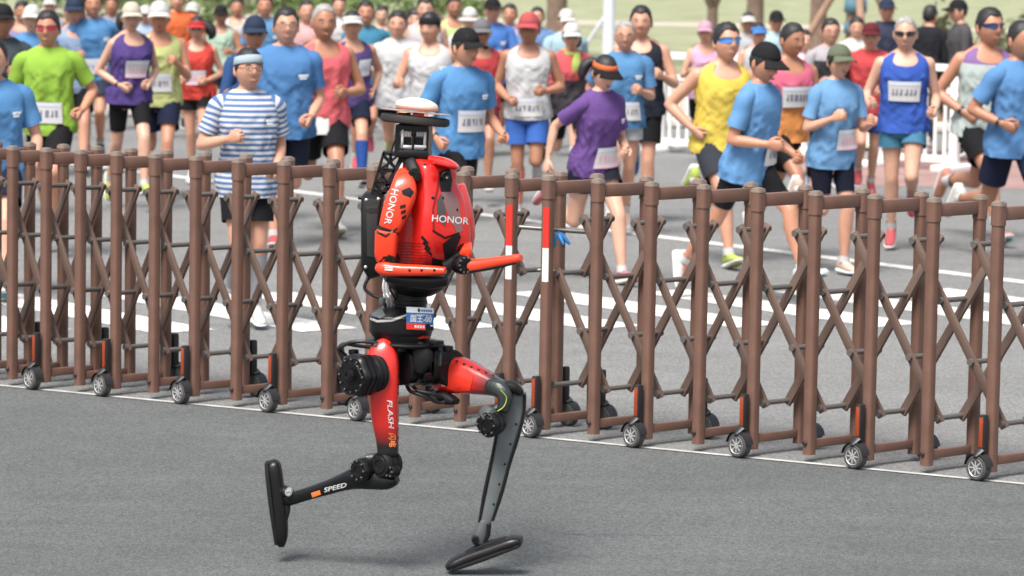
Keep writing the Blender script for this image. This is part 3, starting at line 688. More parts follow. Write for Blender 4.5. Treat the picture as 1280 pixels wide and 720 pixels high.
# --- hips
motor('near_hip_motor', 448, 469, -.19, 26.5, .075, AX, None, 6, .055, 12)
q = Buf(); lathe(q, P(465, 467, -.15), AX, [(-.03, 0), (-.03, .070), (-.024, .074), (-.012, .074), (-.010, .070), (.0, .070), (.002, .074), (.02, .074), (.02, 0)], 36); part('near_hip_ring', q, RBLK2)
ka, kb_ = P(486, 505, -.1), P(485, 566, -.1)
THIGH_FADE = fade('red to black thigh paint', (.60, .018, .012), (.007, .006, .008), P(486, 528, -.1), P(486, 556, -.1))
q = Buf(); plank(q, [(475, 435, -.09, 13, .04), (477, 439, -.10, 17.5, .05), (479, 452, -.105, 19.5, .058), (480, 475, -.11, 19, .058), (480, 500, -.11, 18.5, .056), (481.5, 525, -.105, 17, .052), (484, 548, -.10, 14.5, .046), (485, 566, -.10, 13.5, .044)], expo=3.2, steps=30)
thigh = part('near_thigh', q, THIGH_FADE); th = bvh_of(thigh)
text_px('lettering', 'FLASH', 487.5, 517, 6.0, 86, WHT, th, thigh, .2, 1.5, .01)
text_px('lettering', '闪电', 489.5, 549.5, 6.4, 86, ORL, th, thigh, .2, 1.0, .02)
for k in range(8):
    c, _ = project(497.5, 470+k*11, th, -.004); q = Buf(); lathe(q, c, (.6, -.8, 0), [(-.004, .006), (.004, .006), (.005, 0)], 8); obj('bolt', q, RBLK, thigh)
q = Buf(); lathe(q, P(510, 456, -.02), AX, [(-.05, 0), (-.05, .070), (-.046, .076), (-.02, .077), (-.018, .072), (-.005, .072), (-.003, .077), (.015, .077), (.018, .073), (.04, .073), (.045, .07), (.045, 0)], 36); part('hip_motor', q, RBLK)
o = motor('hip_motor', 538, 455, .04, 27, .10, AX, None, 0, 0, 0)
q = Buf()
for k in range(7): lathe(q, P(553+k*.0, 459, .06)+FW*(-.02+.012*k), FW, [(0, .062+.002*k), (.007, .070), (.009, .062)], 28)
part('cooling_rings', q, RBLK2)
q = Buf(); box(q, P(497, 428.5, -.06), (.17, .10, .012), (unit((.95, .3, 0)), unit((-.3, .95, 0)), vec((0, 0, 1))), .004); part('hip_bracket', q, RBLK2)
q = Buf(); plank(q, [(523, 432, -.08, 8, .03), (528, 446, -.09, 14, .03), (524, 462, -.08, 8, .03)], steps=6); part('hip_bracket', q, RBLK2)
for pts in ([(462, 434, -.1), (446, 432, -.12), (430, 430, -.1), (424, 436, -.08), (432, 444, -.06)], [(478, 430, -.12), (456, 427, -.14), (438, 428, -.13), (426, 434, -.1)], [(508, 480, -.02), (513, 489, -.04), (530, 495, -.05), (548, 503, -.02), (562, 500, 0)], [(513, 478, -.02), (522, 488, -.05), (540, 492, -.05), (556, 499, 0)]):
    cable('cable', pts, .0075)
# small brackets and connectors crowded round the hips
for nm, x, y, dy, sz, mm in (('connector', 501, 436, -.12, (.035, .03, .022), RBLK2), ('connector', 545, 428, -.10, (.05, .04, .016), RBLK), ('connector', 560, 436, -.06, (.03, .03, .024), RBLK2), ('bracket', 471, 431, -.12, (.04, .03, .014), RGRY),
    ('connector', 532, 470, -.06, (.04, .03, .03), RBLK), ('bracket', 516, 480, -.06, (.045, .03, .012), RGRY), ('connector', 442, 440, -.10, (.03, .03, .02), RBLK2), ('bracket', 478, 377, -.06, (.022, .02, .03), RGRY), ('bracket', 549, 449, -.05, (.012, .02, .05), RGRY)):
    q = Buf(); box(q, P(x, y, dy), sz, (AX, FW, vec((0, 0, 1))), .004); part(nm, q, mm)
motor('hip_cap', 436, 469.5, -.245, 9, .012, AX, None, 0, 0, 0)
# --- far thigh, foreshortened towards the camera
FAR_FADE = fade('red to grey thigh paint', (.60, .018, .012), (.012, .013, .014), P(588, 473, .0), P(618, 483, -.05))
q = Buf(); plank(q, [(550, 466, .10, 22, .06), (562, 467, .07, 25, .065), (578, 470, .04, 23, .062), (598, 476, .0, 18, .055), (615, 482, -.04, 13, .045), (628, 487, -.07, 11, .04)], expo=3.0, steps=22)
fthigh = part('far_thigh', q, FAR_FADE); tft = bvh_of(fthigh)
for k in range(7):
    c, _ = project(562+k*9, 448+k*3.6, tft, -.002); q = Buf(); lathe(q, c, (.2, -.6, .8), [(-.004, .006), (.004, .006), (.005, 0)], 8); obj('bolt', q, RBLK, fthigh)
decal('red_panel', [(556, 452), (585, 462), (592, 470), (588, 488), (570, 489), (553, 484)], mat('bright red panel', (.72, .03, .012), .3, coat=.4), tft, fthigh, 4, .003)
decal('white_mark', [(552, 481), (562, 478), (563, 480), (553, 484)], WHT, tft, fthigh, 1)
q = Buf(); plank(q, [(546, 492, .03, 5, .03), (558, 498, .02, 8, .035), (570, 502, 0, 4, .03)], steps=6); part('thigh_fin', q, RBLK2)
# far knee
q = Buf(); plank(q, [(613, 482, -.06, 9, .035), (624, 486, -.08, 10.5, .04), (631, 495, -.09, 10, .04), (629, 512, -.09, 8, .035)], expo=3, steps=12); part('far_knee', q, mat('dark green grey metal', (.035, .045, .043), .38, metal=.4, bump=.2, bscale=60))
q = Buf(); plank(q, [(628, 482, -.06, 5, .045), (640, 483, -.06, 7, .045), (650, 489, -.05, 5, .04)], expo=3, steps=8); part('far_knee_cap', q, RBLK2)
motor('far_knee_motor', 614, 529, -.13, 16.5, .07, unit((.55, .8, .1)), None, 4, .05, 8)
q = Buf(); plank(q, [(606, 513, -.12, 8, .025), (613, 520, -.14, 10, .03)], expo=5); part('motor_cover', q, RGRY)
cable('cable', [(626, 488, -.14), (633, 497, -.13), (630, 508, -.13), (622, 514, -.13)], .0022, None, mat('yellow green wire', (.35, .40, .08), .5))
q = Buf(); plank(q, [(643, 483, -.02, 9, .022), (643, 496, -.03, 13.5, .026), (640, 515, -.03, 15, .026), (634, 540, -.03, 14, .024), (627, 570, -.03, 12, .022), (618, 610, -.03, 9.5, .02), (608, 648, -.03, 7.5, .018), (605, 658, -.03, 6, .016)], expo=5, steps=26)
shin = part('far_shin', q, mat('grey shin plate', (.135, .150, .156), .42, metal=.3, var=.10, scale=14)); ts = bvh_of(shin)
q = Buf(); plank(q, [(656, 492, -.03, 2.0, .034), (655, 514, -.03, 2.2, .034), (648, 545, -.03, 2.2, .032), (637, 580, -.03, 2, .03), (627, 618, -.03, 2, .027), (616, 650, -.03, 1.8, .024)], expo=4, steps=14); part('shin_rail', q, RBLK)
q = Buf(); plank(q, [(621, 540, -.03, 2.0, .03), (615, 572, -.03, 2, .028), (606, 612, -.03, 2, .026), (599, 652, -.03, 1.6, .022)], expo=4, steps=10); part('shin_rail', q, RBLK2)
for k in range(5):
    x, y = 649-k*7, 530+k*25; c, _ = project(x-4, y, ts, 0); q = Buf(); lathe(q, c, (0, -1, 0), [(-.003, .0045), (.003, .0045), (.004, 0)], 8); obj('bolt', q, RBLK2, shin)
q = Buf(); plank(q, [(606, 652, -.03, 7, .03), (601, 666, -.03, 9, .034), (598, 678, -.03, 9, .034)], expo=3, steps=8); part('far_ankle', q, RGRY)
motor('ankle_pivot', 594, 674, -.06, 5, .05, (0, 1, 0), None, 0, 0, 0)
q = Buf(); plank(q, [(611, 655, -.05, 3.2, .012), (610, 668, -.05, 3.2, .012), (603, 682, -.05, 3, .012)], expo=4); part('ankle_link', q, RBLK)
q = Buf(); plank(q, [(559, 709, -.06, 4, .035), (566, 705.5, -.06, 7, .045), (585, 697.5, -.06, 8.4, .048), (615, 687, -.07, 8.4, .05), (640, 678, -.08, 8, .05), (651, 675, -.085, 4.5, .04)], expo=3, steps=22); part('far_foot', q, RBLK)
q = Buf(); plank(q, [(563, 711, -.06, 3, .042), (590, 701.5, -.06, 3.4, .053), (620, 690.5, -.07, 3.4, .055), (650, 680, -.085, 2.6, .045)], expo=4, steps=14); part('far_foot_sole', q, RBLK2)
q = Buf(); plank(q, [(584, 690, -.05, 3, .03), (606, 682, -.06, 4, .03), (632, 673, -.07, 2.4, .026)], expo=4, steps=8); part('foot_plate', q, RBLK2)
# --- near knee, calf and foot
motor('near_knee_motor', 483, 580, -.10, 17, .08, AX, None, 0, 0, 0, RBLK2)
motor('knee_pivot', 491, 589, -.14, 8, .04, AX, None, 0, 0, 6)
motor('calf_motor', 455, 587, -.09, 15, .07, AX, None, 8, .03, 8)
q = Buf(); plank(q, [(458, 572, -.06, 5, .03), (468, 571, -.06, 5, .03), (474, 576, -.07, 5, .03)], expo=3); part('knee_cover', q, RGRY)
q = Buf(); plank(q, [(495, 600, -.10, 6, .035), (484, 602, -.09, 10, .04), (466, 598, -.07, 14, .042), (448, 597, -.05, 14, .04), (430, 602, -.02, 11, .034), (410, 609, .02, 9.2, .03), (385, 617, .06, 8, .027), (362, 624, .10, 8, .026), (355, 626, .11, 6, .024)], expo=3.2, steps=28)
calf = part('near_calf', q, RBLK); tcv = bvh_of(calf)
decal('orange_mark', [(389, 616), (400, 612.5), (401.5, 618), (390.5, 621.5)], ORL, tcv, calf, 2)
text_px('lettering', 'SPEED', 419, 609.5, 5.2, -14, WHT, tcv, calf, .25, 1.45, .02)
q = Buf(); plank(q, [(437, 588, -.03, 1.6, .03), (415, 599, .02, 1.6, .028), (390, 609, .06, 1.4, .026)], expo=3, steps=8); part('calf_edge', q, RGRY)
q = Buf(); plank(q, [(362, 617, .10, 6, .03), (352, 614, .12, 8, .034), (344, 618, .13, 7, .034)], expo=3, steps=6); part('near_ankle', q, RBLK2)
motor('ankle_pivot', 361, 615, .08, 5, .05, (0, 1, 0), None, 0, 0, 0, SILV)
q = Buf(); plank(q, [(341, 577, .12, 6, .03), (342.5, 584, .12, 9.5, .042), (346, 612, .12, 10, .048), (349, 640, .12, 10.5, .05), (351, 668, .12, 9.5, .048), (352, 681, .12, 5, .036)], expo=3.2, steps=22); part('near_foot', q, RBLK)
q = Buf(); plank(q, [(334, 578, .12, 3, .04), (336, 600, .12, 3.4, .05), (341, 640, .12, 3.4, .054), (346, 679, .12, 2.6, .044)], expo=4, steps=14); part('near_foot_sole', q, RBLK2)
q = Buf(); plank(q, [(358, 618, .12, 3, .036), (359.5, 636, .12, 3.6, .036), (357, 652, .12, 2, .03)], expo=4, steps=8); part('foot_plate', q, RBLK2)
# ================================================================ RUNNERS
SKINS = [(.43, .205, .130), (.50, .265, .182), (.355, .168, .104), (.535, .312, .226)]
def skin(i): 
    M = mat('skin %d' % i, SKINS[i], .45, var=.14, scale=5, bump=.03, bscale=60, spec=.4)
    b = M.node_tree.nodes['Principled BSDF']; b.inputs['Subsurface Weight'].default_value = .12; b.inputs['Subsurface Scale'].default_value = .02
    b.inputs['Subsurface Radius'].default_value = (1, .35, .2); return M
HAIRM = {'black': mat('black hair', (.012, .011, .012), .5, var=.3, scale=40, bump=.4, bscale=120), 'grey': mat('grey hair', (.28, .27, .26), .6, var=.3, scale=40, bump=.4, bscale=120)}
def cloth(c):
    g = sum(c)/3; c = tuple((q+(g-q)*.12)*.63 for q in c)
    nm = 'cloth %.3f %.3f %.3f' % c
    return mat(nm, c, .85, var=.10, scale=5, bump=.35, bscale=22, spec=.15)
BLUE_T = srgb(80, 146, 205); NAVY_C = srgb(32, 40, 68); BLACK_C = (.014, .014, .017); WHITE_C = (.74, .74, .74)
_Z = np.array([-.10, -.06, 0, .08, .16, .24, .33, .41, .47, .51, .54, .565, .59])
_A = np.array([.100, .152, .170, .160, .152, .156, .170, .180, .182, .172, .146, .098, .060])
_B = np.array([.085, .108, .118, .112, .106, .109, .117, .119, .108, .090, .068, .052, .046])
_YC = np.array([0, 0, .006, .002, -.003, -.005, -.007, -.004, .002, .010, .016, .018, .018])
_zz = np.linspace(-.10, .59, 140)
def _sm(a):
    q = np.interp(_zz, _Z, a); k = np.ones(7)/7; return np.convolve(np.pad(q, 3, 'edge'), k, 'valid')
_PA, _PB, _PY = _sm(_A), _sm(_B), _sm(_YC)
def prof(z, B):
    a, b, y = np.interp(z, _zz, _PA), np.interp(z, _zz, _PB), np.interp(z, _zz, _PY)
    if B['fem']:
        a = a*(.93 if z > .1 else 1.0)-.012*math.exp(-((z-.2)/.08)**2); b = b*.95
    g = B['bulk']; a *= g; b *= g*(1+.16*B['belly']*math.exp(-((z-.16)/.12)**2)); return a, b, y
def tpoint(th, z, B, off=0.0):
    a, b, y = prof(z, B); a += off; b += off; s, c = math.sin(th), math.cos(th); e = 2/2.35
    yy = -b*math.copysign(abs(c)**e, c)
    if B['fem']: yy -= .022*math.exp(-((z-.365)/.06)**2)*max(0, c)**2*(.4+.6*abs(math.sin(2*th)))
    return np.array((a*math.copysign(abs(s)**e, s), yy+y, z))
def rotx(a):
    c, s = math.cos(a), math.sin(a); return np.array([[1, 0, 0], [0, c, -s], [0, s, c]])
def rotz(a):
    c, s = math.cos(a), math.sin(a); return np.array([[c, -s, 0], [s, c, 0], [0, 0, 1]])
class Trunk:
    """leans the trunk forward and twists the shoulders against the hips"""
    def __init__(s, lean, tw): s.R, s.tw = rotx(lean), tw
    def __matmul__(s, p):
        return s.R @ (rotz(s.tw*min(1, max(0, p[2]/.45))) @ np.asarray(p, float))
def head_mesh(fem):
    nr, nn = 30, 36; V = []
    for i in range(nr+1):
        ph = math.pi*i/nr; sp = math.sin(ph)**(.78 if ph < math.pi/2 else .9) if 0 < i < nr else 0
        for j in range(nn):
            th = 2*math.pi*j/nn; x, y, z = sp*math.sin(th), -sp*math.cos(th), math.cos(ph)
            w = 1-.26*max(0, -z)**1.25; p = np.array((x*.078*w, y*.094, z*.115))
            if z < 0 and y > 0: p[1] *= 1-.42*(-z)
            if z < 0 and y < 0: p[1] *= 1-.10*(-z)
            f = max(0, -y)
            g = lambda cx, cz, sx, sz: math.exp(-((p[0]-cx)/sx)**2-((p[2]-cz)/sz)**2)
            d = .021*g(0, -.022, .012, .014)+.011*g(0, .002, .010, .022)+.007*g(0, -.060, .022, .008)+.005*g(0, -.072, .018, .008)+.008*g(0, -.100, .020, .014)
            d += .005*(g(.03, .028, .02, .008)+g(-.03, .028, .02, .008))-.006*(g(.031, .010, .014, .010)+g(-.031, .010, .014, .010))+.004*(g(.042, -.022, .018, .018)+g(-.042, -.022, .018, .018))
            d -= .004*g(0, -.046, .02, .004)
            p[1] -= d*min(1, f*1.6); V.append(p)
    F = ring_faces(nr+1, nn, False, False)
    return np.array(V), F
HEADS = {0: head_mesh(False)}
def ear(s):
    q = Buf(); V = []; nr, nn = 8, 10
    for i in range(nr+1):
        ph = math.pi*i/nr
        for j in range(nn):
            th = 2*math.pi*j/nn; V.append((s*(.074+.010*math.sin(ph)*math.cos(th)+(.006 if math.sin(ph)*math.sin(th) > .3 else 0)), .012+.016*math.sin(ph)*math.sin(th), -.005+.031*math.cos(ph)))
    return np.array(V), ring_faces(nr+1, nn, False, False)
EARS = [ear(1), ear(-1)]
def skull(th, ph, k, dz=0.0):
    sp = math.sin(ph)**(.78 if ph < math.pi/2 else .9)
    x, y, z = sp*math.sin(th), -sp*math.cos(th), math.cos(ph)
    p = np.array((x*.078*k, y*.094*k, z*.115*k+dz))
    if z < 0 and y > 0: p[1] *= 1-.42*(-z)*.8
    return p
def remesh(buf, voxel):
    me = buf.mesh('tmp'); o = bpy.data.objects.new('tmp', me); COL.objects.link(o)
    r = o.modifiers.new('r', 'REMESH'); r.mode = 'VOXEL'; r.voxel_size = voxel; r.use_smooth_shade = True
    s = o.modifiers.new('s', 'SMOOTH'); s.factor = .5; s.iterations = 3
    dg = bpy.context.evaluated_depsgraph_get(); dg.update(); e = o.evaluated_get(dg).to_mesh()
    v = np.zeros(len(e.vertices)*3); e.vertices.foreach_get('co', v); F = [tuple(p.vertices) for p in e.polygons]
    o.evaluated_get(dg).to_mesh_clear(); bpy.data.objects.remove(o); bpy.data.meshes.remove(me)
    return v.reshape(-1, 3), F

def pose(B, ph, stride, knee, arms, lean, sag=0):
    """joint positions in the runner's own frame: facing -Y, hip centre at the origin"""
    J = {}; L = Trunk(lean, R_(.36*stride)*math.sin(2*math.pi*ph))
    for s, k in ((1, 'L'), (-1, 'R')):
        p = ph+(0 if s > 0 else .5)
        th = R_(stride)*math.sin(2*math.pi*p)+R_(10); kn = R_(16)+R_(knee)*max(0, math.cos(2*math.pi*(p+.05)))**1.4+R_(14)*max(0, math.sin(2*math.pi*p))
        hip = np.array((s*.088, 0, 0)); td = np.array((s*-.02, -math.sin(th), -math.cos(th))); k_ = hip+td*.43
        sd_ = np.array((s*-.01, -math.sin(th-kn), -math.cos(th-kn))); an = k_+sd_*.415
        fa = th-kn+R_(92)-R_(38)*max(0, -math.sin(2*math.pi*p))
        J[k+'hip'], J[k+'kn'], J[k+'an'], J[k+'fd'] = hip, k_, an, np.array((s*.06, -math.sin(fa), -math.cos(fa))); J[k+'sd'] = sd_
        a = arms[0 if s > 0 else 1]
        if a is None: a = (-14-26*math.sin(2*math.pi*p), 16, 92-8*math.sin(2*math.pi*p), 34)
        a = (a[0]+rnd.uniform(-8, 8), a[1]+rnd.uniform(-4, 7), a[2]+rnd.uniform(-12, 12), a[3]+rnd.uniform(-9, 9)) if stride > 5 else a
        sa, ab, fl, inw = [R_(q) for q in a]
        sh = L @ np.array((s*(.168 if B['fem'] else .182)*B['sh'], .006, .475))
        ud = unit((s*math.sin(ab), -math.sin(sa)*math.cos(ab), -math.cos(sa)*math.cos(ab)))
        f2 = unit((-s*math.sin(inw)*abs(math.sin(fl)) + s*math.sin(ab)*.5, -math.sin(sa+fl)*math.cos(inw), -math.cos(sa+fl)*math.cos(inw)))
        J[k+'sh'], J[k+'el'] = sh, sh+ud*.29; J[k+'wr'] = J[k+'el']+f2*.245; J[k+'ad'] = f2; J[k+'s'] = s
    J['L'] = L; return J

PROPS = []
def person(x, top, s_px, yaw, label, topw, bot, head='short', ph=None, fem=False, sk=None, bib=None, arms=(None, None), lean=7, nod=0, turn=0, stride=37, knee=95, shades=None, shoe=None,
           sock=None, calf=None, bulk=1.0, belly=0, logo=False, air=.02, extra=None, hcol='black', fine=False, sh=1.0, group='runners in the crowd'):
    if ph is None: ph = rnd.random()
    if sk is None: sk = rnd.choice((0, 0, 1, 1, 2, 3))
    B = dict(fem=fem, bulk=bulk, belly=belly, sh=sh); lean = R_(lean)
    Y = F_PX/s_px; ptop = on_y(x, top, Y); H = ptop.z
    J = pose(B, ph, stride, knee, arms, lean); Lm = J['L']
    nb = Lm @ np.array((0, .016, .56)); hc = nb+Lm @ np.array((0, -.014, .030))+np.array((0, -.012, .112))
    HR = rotz(R_(turn+rnd.uniform(-8, 8))) @ rotx(R_(nod+rnd.uniform(-5, 4)))
    zmin = min(J['Lan'][2]+min(0, J['Lfd'][2]*.17), J['Ran'][2]+min(0, J['Rfd'][2]*.17))-.075
    hatx = .02 if head in ('short', 'bald') else .028
    k = (H-air)/(hc[2]+.126+hatx-zmin); k = min(max(k, .80), 1.16)
    root = thing('person', label, 'person', (ptop.x, Y, 0), R_(yaw), group)
    T = np.array((0, 0, -zmin*1.0)); Zoff = air
    def fin(buf):                                   # runner's frame -> object space
        for i, v in enumerate(buf.v): buf.v[i] = (v+T)*k+np.array((0, 0, Zoff))
        return buf
    def out(name, buf, material, parent=None, smooth=True): return obj(name, fin(buf).mesh(name, smooth), material, parent or root)
    SK = skin(sk)
    # ---- body: one continuous surface
    b = Buf(); V = []; zs = np.linspace(-.10, .585, 26)
    for z in zs:
        for j in range(28): V.append(Lm @ tpoint(2*math.pi*j/28, z, B))
    b.add(V, ring_faces(26, 28))
    neck0, neck1 = Lm @ np.array((0, .014, .50)), hc+HR @ np.array((0, .016, -.05))
    tube(b, [neck0, neck0*.45+neck1*.55, neck1], [.062, .055, .055] if not fem else [.054, .046, .046], 14, steps=7)
    m_ = .88 if fem else 1.0
    for kx in 'LR':
        s = J[kx+'s']; sh_, el, wr, ad = J[kx+'sh'], J[kx+'el'], J[kx+'wr'], J[kx+'ad']
        inn = Lm @ np.array((s*.10*sh, .006, .478))
        tube(b, [inn, sh_], [.05*m_, .056*m_], 14)
        tube(b, [sh_, sh_*.66+el*.34, sh_*.34+el*.66, el], [.056*m_, .048*m_, .044*m_, .037*m_], 14, steps=9)
        tube(b, [el, el*.7+wr*.3, el*.3+wr*.7, wr], [.037*m_, .041*m_, .034*m_, .025*m_], 14, steps=9)
        # hand frame: ad along the forearm, tn towards the thumb, pn out of the palm
        pn = unit(np.array((-s, 0, .15))-ad*np.dot(np.array((-s, 0, .15)), ad)); tn = np.cross(ad, pn)*(1 if np.cross(ad, pn)[2] > 0 else -1)
        tube(b, [wr-ad*.01, wr+ad*.035, wr+ad*.08], [.026, .041, .043], 14, steps=6, flat=.42, side=tn)
        hip, kn, an = J[kx+'hip'], J[kx+'kn'], J[kx+'an']; sd_ = J[kx+'sd']; back = unit(np.array((0, 1, 0))-sd_*sd_[1])
        tube(b, [hip+np.array((0, 0, .03)), hip*.66+kn*.34, hip*.3+kn*.7, kn], [.092*m_**.4, .083*m_**.4, .064, .053], 16, steps=10)
        tube(b, [kn, kn*.72+an*.28+back*.012, kn*.42+an*.58+back*.008, an*.85+kn*.15, an], [.053, .057, .047, .035, .036], 16, steps=11)
        tube(b, [an, an-back*0+unit(J[kx+'fd'])*.05+sd_*.04, an+unit(J[kx+'fd'])*.12+sd_*.05], [.034, .032, .026], 10)
    bv, bf = remesh(b, .0125 if s_px > 140 else .016)
    q = Buf(); q.add(bv, bf)
    hv, hf = HEADS[0]; sc_ = 1.06 if fem else 1.12
    q.add((hv*sc_) @ HR.T+hc, hf)
    for ev, ef in EARS: q.add((ev*sc_) @ HR.T+hc, ef)
    for kx in 'LR':
        s = J[kx+'s']; wr, ad = J[kx+'wr'], J[kx+'ad']
        pn = unit(np.array((-s, 0, .15))-ad*np.dot(np.array((-s, 0, .15)), ad)); tn = np.cross(ad, pn)*(1 if np.cross(ad, pn)[2] > 0 else -1)
        curl = rnd.uniform(.75, 1.0)
        for f in range(4):
            p0 = wr+ad*(.078-.004*abs(f-1))+tn*(.029-.0195*f)+pn*.002; pts = [p0-ad*.02, p0]; ang = 0
            for L_, da in zip((.040, .026, .021) if f in (1, 2) else (.036, .023, .019), (55, 75, 55)):
                ang += R_(da*curl); pts.append(pts[-1]+(ad*math.cos(ang)+pn*math.sin(ang))*L_)
            tube(q, pts, [.0095, .0095, .009, .0085, .0075], 7)
        p0 = wr+ad*.03+tn*.030+pn*.008; p1 = p0+ad*.028+tn*.016+pn*.018; p2 = p1+ad*.024-tn*.006+pn*.018; tube(q, [p0, p1, p2], [.013, .0115, .009], 7)
    body = out('body', q, SK)
    hp = lambda p: HR @ (np.asarray(p)*sc_)+hc
    # ---- face
    if not shades or shades[0] == 'glasses':
        for sx in (-1, 1):
            e = Buf(); nr, nn = 6, 10; V = []
            for i in range(nr+1):
                a = math.pi*i/nr
                for j in range(nn): t = 2*math.pi*j/nn; V.append(hp((sx*.031+.0115*math.sin(a)*math.sin(t), -.0815-.006*math.sin(a)*math.cos(t), .010+.0042*math.cos(a))))
            e.add(V, ring_faces(nr+1, nn, False, False)); ey = out('eye', e, mat('eye white', (.36, .33, .31), .3))
            e = Buf(); lathe(e, hp((sx*.031, -.0868, .010)), HR @ np.array((0, -1, 0)), [(-.002, .0046), (.0016, .0040), (.0026, .002), (.0026, 0)], 10); obj('iris', fin(e).mesh('iris'), mat('dark iris', (.02, .013, .01), .2), ey)
    for sx in (-1, 1):
        e = Buf(); tube(e, [hp((sx*.016, -.0905, .027)), hp((sx*.032, -.0885, .031)), hp((sx*.049, -.078, .027))], [.0018, .0032, .0014], 6, steps=6); out('eyebrow', e, HAIRM['black'])
    e = Buf(); tube(e, [hp((-.022, -.0865, -.062)), hp((-.008, -.0935, -.0635)), hp((.008, -.0935, -.0635)), hp((.022, -.0865, -.062))], [.002, .0062, .0062, .002], 8, steps=10, flat=.8); lp = out('lips', e, mat('lips', (.26, .075, .065), .5))
    if rnd.random() < .55:
        e = Buf(); tube(e, [hp((-.016, -.090, -.063)), hp((0, -.0975, -.064)), hp((.016, -.090, -.063))], [.002, .004, .002], 8, steps=8); obj('open_mouth', fin(e).mesh('open_mouth'), mat('mouth inside', (.06, .015, .015), .6), lp)
        e = Buf(); tube(e, [hp((-.012, -.0925, -.0605)), hp((0, -.0985, -.061)), hp((.012, -.0925, -.0605))], [.001, .002, .001], 6, steps=8); obj('teeth', fin(e).mesh('teeth'), mat('teeth', (.45, .42, .38), .4), lp)
    # ---- hair and headwear
    def cap_shell(nm, k0, hair, material, dz=.004):
        e = Buf(); V = []; nn, nr = 40, 12
        for i in range(nr):
            for j in range(nn):
                th = 2*math.pi*j/nn; f = (1-math.cos(th))/2
                zl = hair(th, f); pmax = math.acos(max(-1, min(1, zl))); a = .02+(pmax-.02)*i/(nr-1)
                kk = k0+(((.05*fbm((math.sin(th)*4+x, math.cos(th)*4, a*5))+.03*fbm((math.sin(th)*11+x, math.cos(th)*11, a*12)))-.035*max(0, a-.7) if not fem else .03*fbm((math.sin(th)*4+x, math.cos(th)*4, a*5))) if nm == 'hair' else 0)
                if i == nr-1: kk = min(kk, 1.0+(k0-1)*.35)
                V.append(hp(skull(th, a, kk, dz)))
        e.add(V, ring_faces(nr, nn, True, False)); return out(nm, e, material)
    kindh = head.split(':')[0]; hc_col = None
    if ':' in head: hc_col = head.split(':')[1]
    CC = {'white': (.74, .73, .70), 'cream': (.70, .62, .50), 'black': (.02, .02, .023), 'navy': (.03, .05, .10), 'red': (.62, .03, .03), 'pinkred': (.60, .09, .10), 'orange': (.78, .16, .03), 'blue': (.06, .25, .68), 'olive': (.16, .19, .12),
          'grey': (.20, .20, .22), 'maroon': (.16, .02, .03), 'pink': (.68, .38, .50), 'paleblue': (.42, .55, .62)}
    HM = HAIRM[hcol]
    if kindh != 'bald':
        if fem: cap_shell('hair', 1.10, lambda th, f: .50-.62*min(1, f*2.2)-.62*f**2, HM)
        else: cap_shell('hair', 1.10 if kindh != 'crop' else 1.05, lambda th, f: (.60 if hcol == 'black' else .72)+.05*math.sin(5*th+x)*(1-f)-.62*max(0, min(1, (f-.12)*3.2))-.45*f**2, HM)
    if fem:
        pt = rnd.choice((-1, 1)) if extra != 'ponytail' else 1
        e = Buf(); r = 1.7 if extra == 'ponytail' else 1.0
        tube(e, [hp((0, .085, .03)), hp((pt*.03*r, .125, .035)), hp((pt*.075*r, .135, -.01)), hp((pt*.085*r, .125, -.075)), hp((pt*.07*r, .12, -.115))], [.018, .034*r, .040*r, .030*r, .008], 10, steps=12)
        for i, v in enumerate(e.v): e.v[i] = v+np.array([[.006*fbm(p, 30), .006*fbm(p+5, 30), 0] for p in v])
        out('ponytail', e, HM)
    hm = None
    if kindh in ('cap', 'bucket'):
        hm = cloth(CC[hc_col]); cap = cap_shell('cap', 1.115, lambda th, f: .33-.20*f, hm, .006)
    if kindh in ('visor', 'band'):
        hm = cloth(CC[hc_col]); e = Buf(); V = []; nn = 40
        z0, z1 = (.30, .68) if kindh == 'band' else (.36, .64)
        for i, (zz, kk) in enumerate(((z0, 1.09), (z0+.02, 1.13), (z1-.03, 1.15), (z1, 1.10))):
            for j in range(nn):
                th = 2*math.pi*j/nn; f = (1-math.cos(th))/2; V.append(hp(skull(th, math.acos(zz-.16*f), kk, .004)))
        e.add(V, ring_faces(4, nn, False, False)); cap = out('headband' if kindh == 'band' else 'visor_band', e, hm)
    if kindh in ('cap', 'visor', 'bucket'):
        e = Buf(); V = []; nn = 17; rows = 5; w_ = 1.02 if kindh != 'bucket' else 3.1
        for lay, dz in ((0, .0), (1, -.006)):
            for i in range(rows):
                for j in range(nn):
                    th = -w_+2*w_*j/(nn-1); r = i/(rows-1); ext = .078*math.cos(th*1.3/w_)**.55 if kindh != 'bucket' else .045
                    p = skull(th, math.acos(.36 if kindh != 'bucket' else .2), 1.12, .004); d = unit((p[0]*.55, p[1], 0)); p = p+d*ext*r+np.array((0, 0, -.022*r-.024*r*(th/w_)**2+dz)); V.append(hp(p))
        F = []; 
        for i in range(rows-1):
            for j in range(nn-1):
                a = i*nn+j; F += [(a, a+1, a+nn+1, a+nn), (rows*nn+a, rows*nn+a+nn, rows*nn+a+nn+1, rows*nn+a+1)]
        o0 = (rows-1)*nn
        for j in range(nn-1): F.append((o0+j, o0+j+1, rows*nn+o0+j+1, rows*nn+o0+j))
        e.add(V, F); out('brim', e, cloth(BLACK_C) if extra == 'darkbrim' else hm)
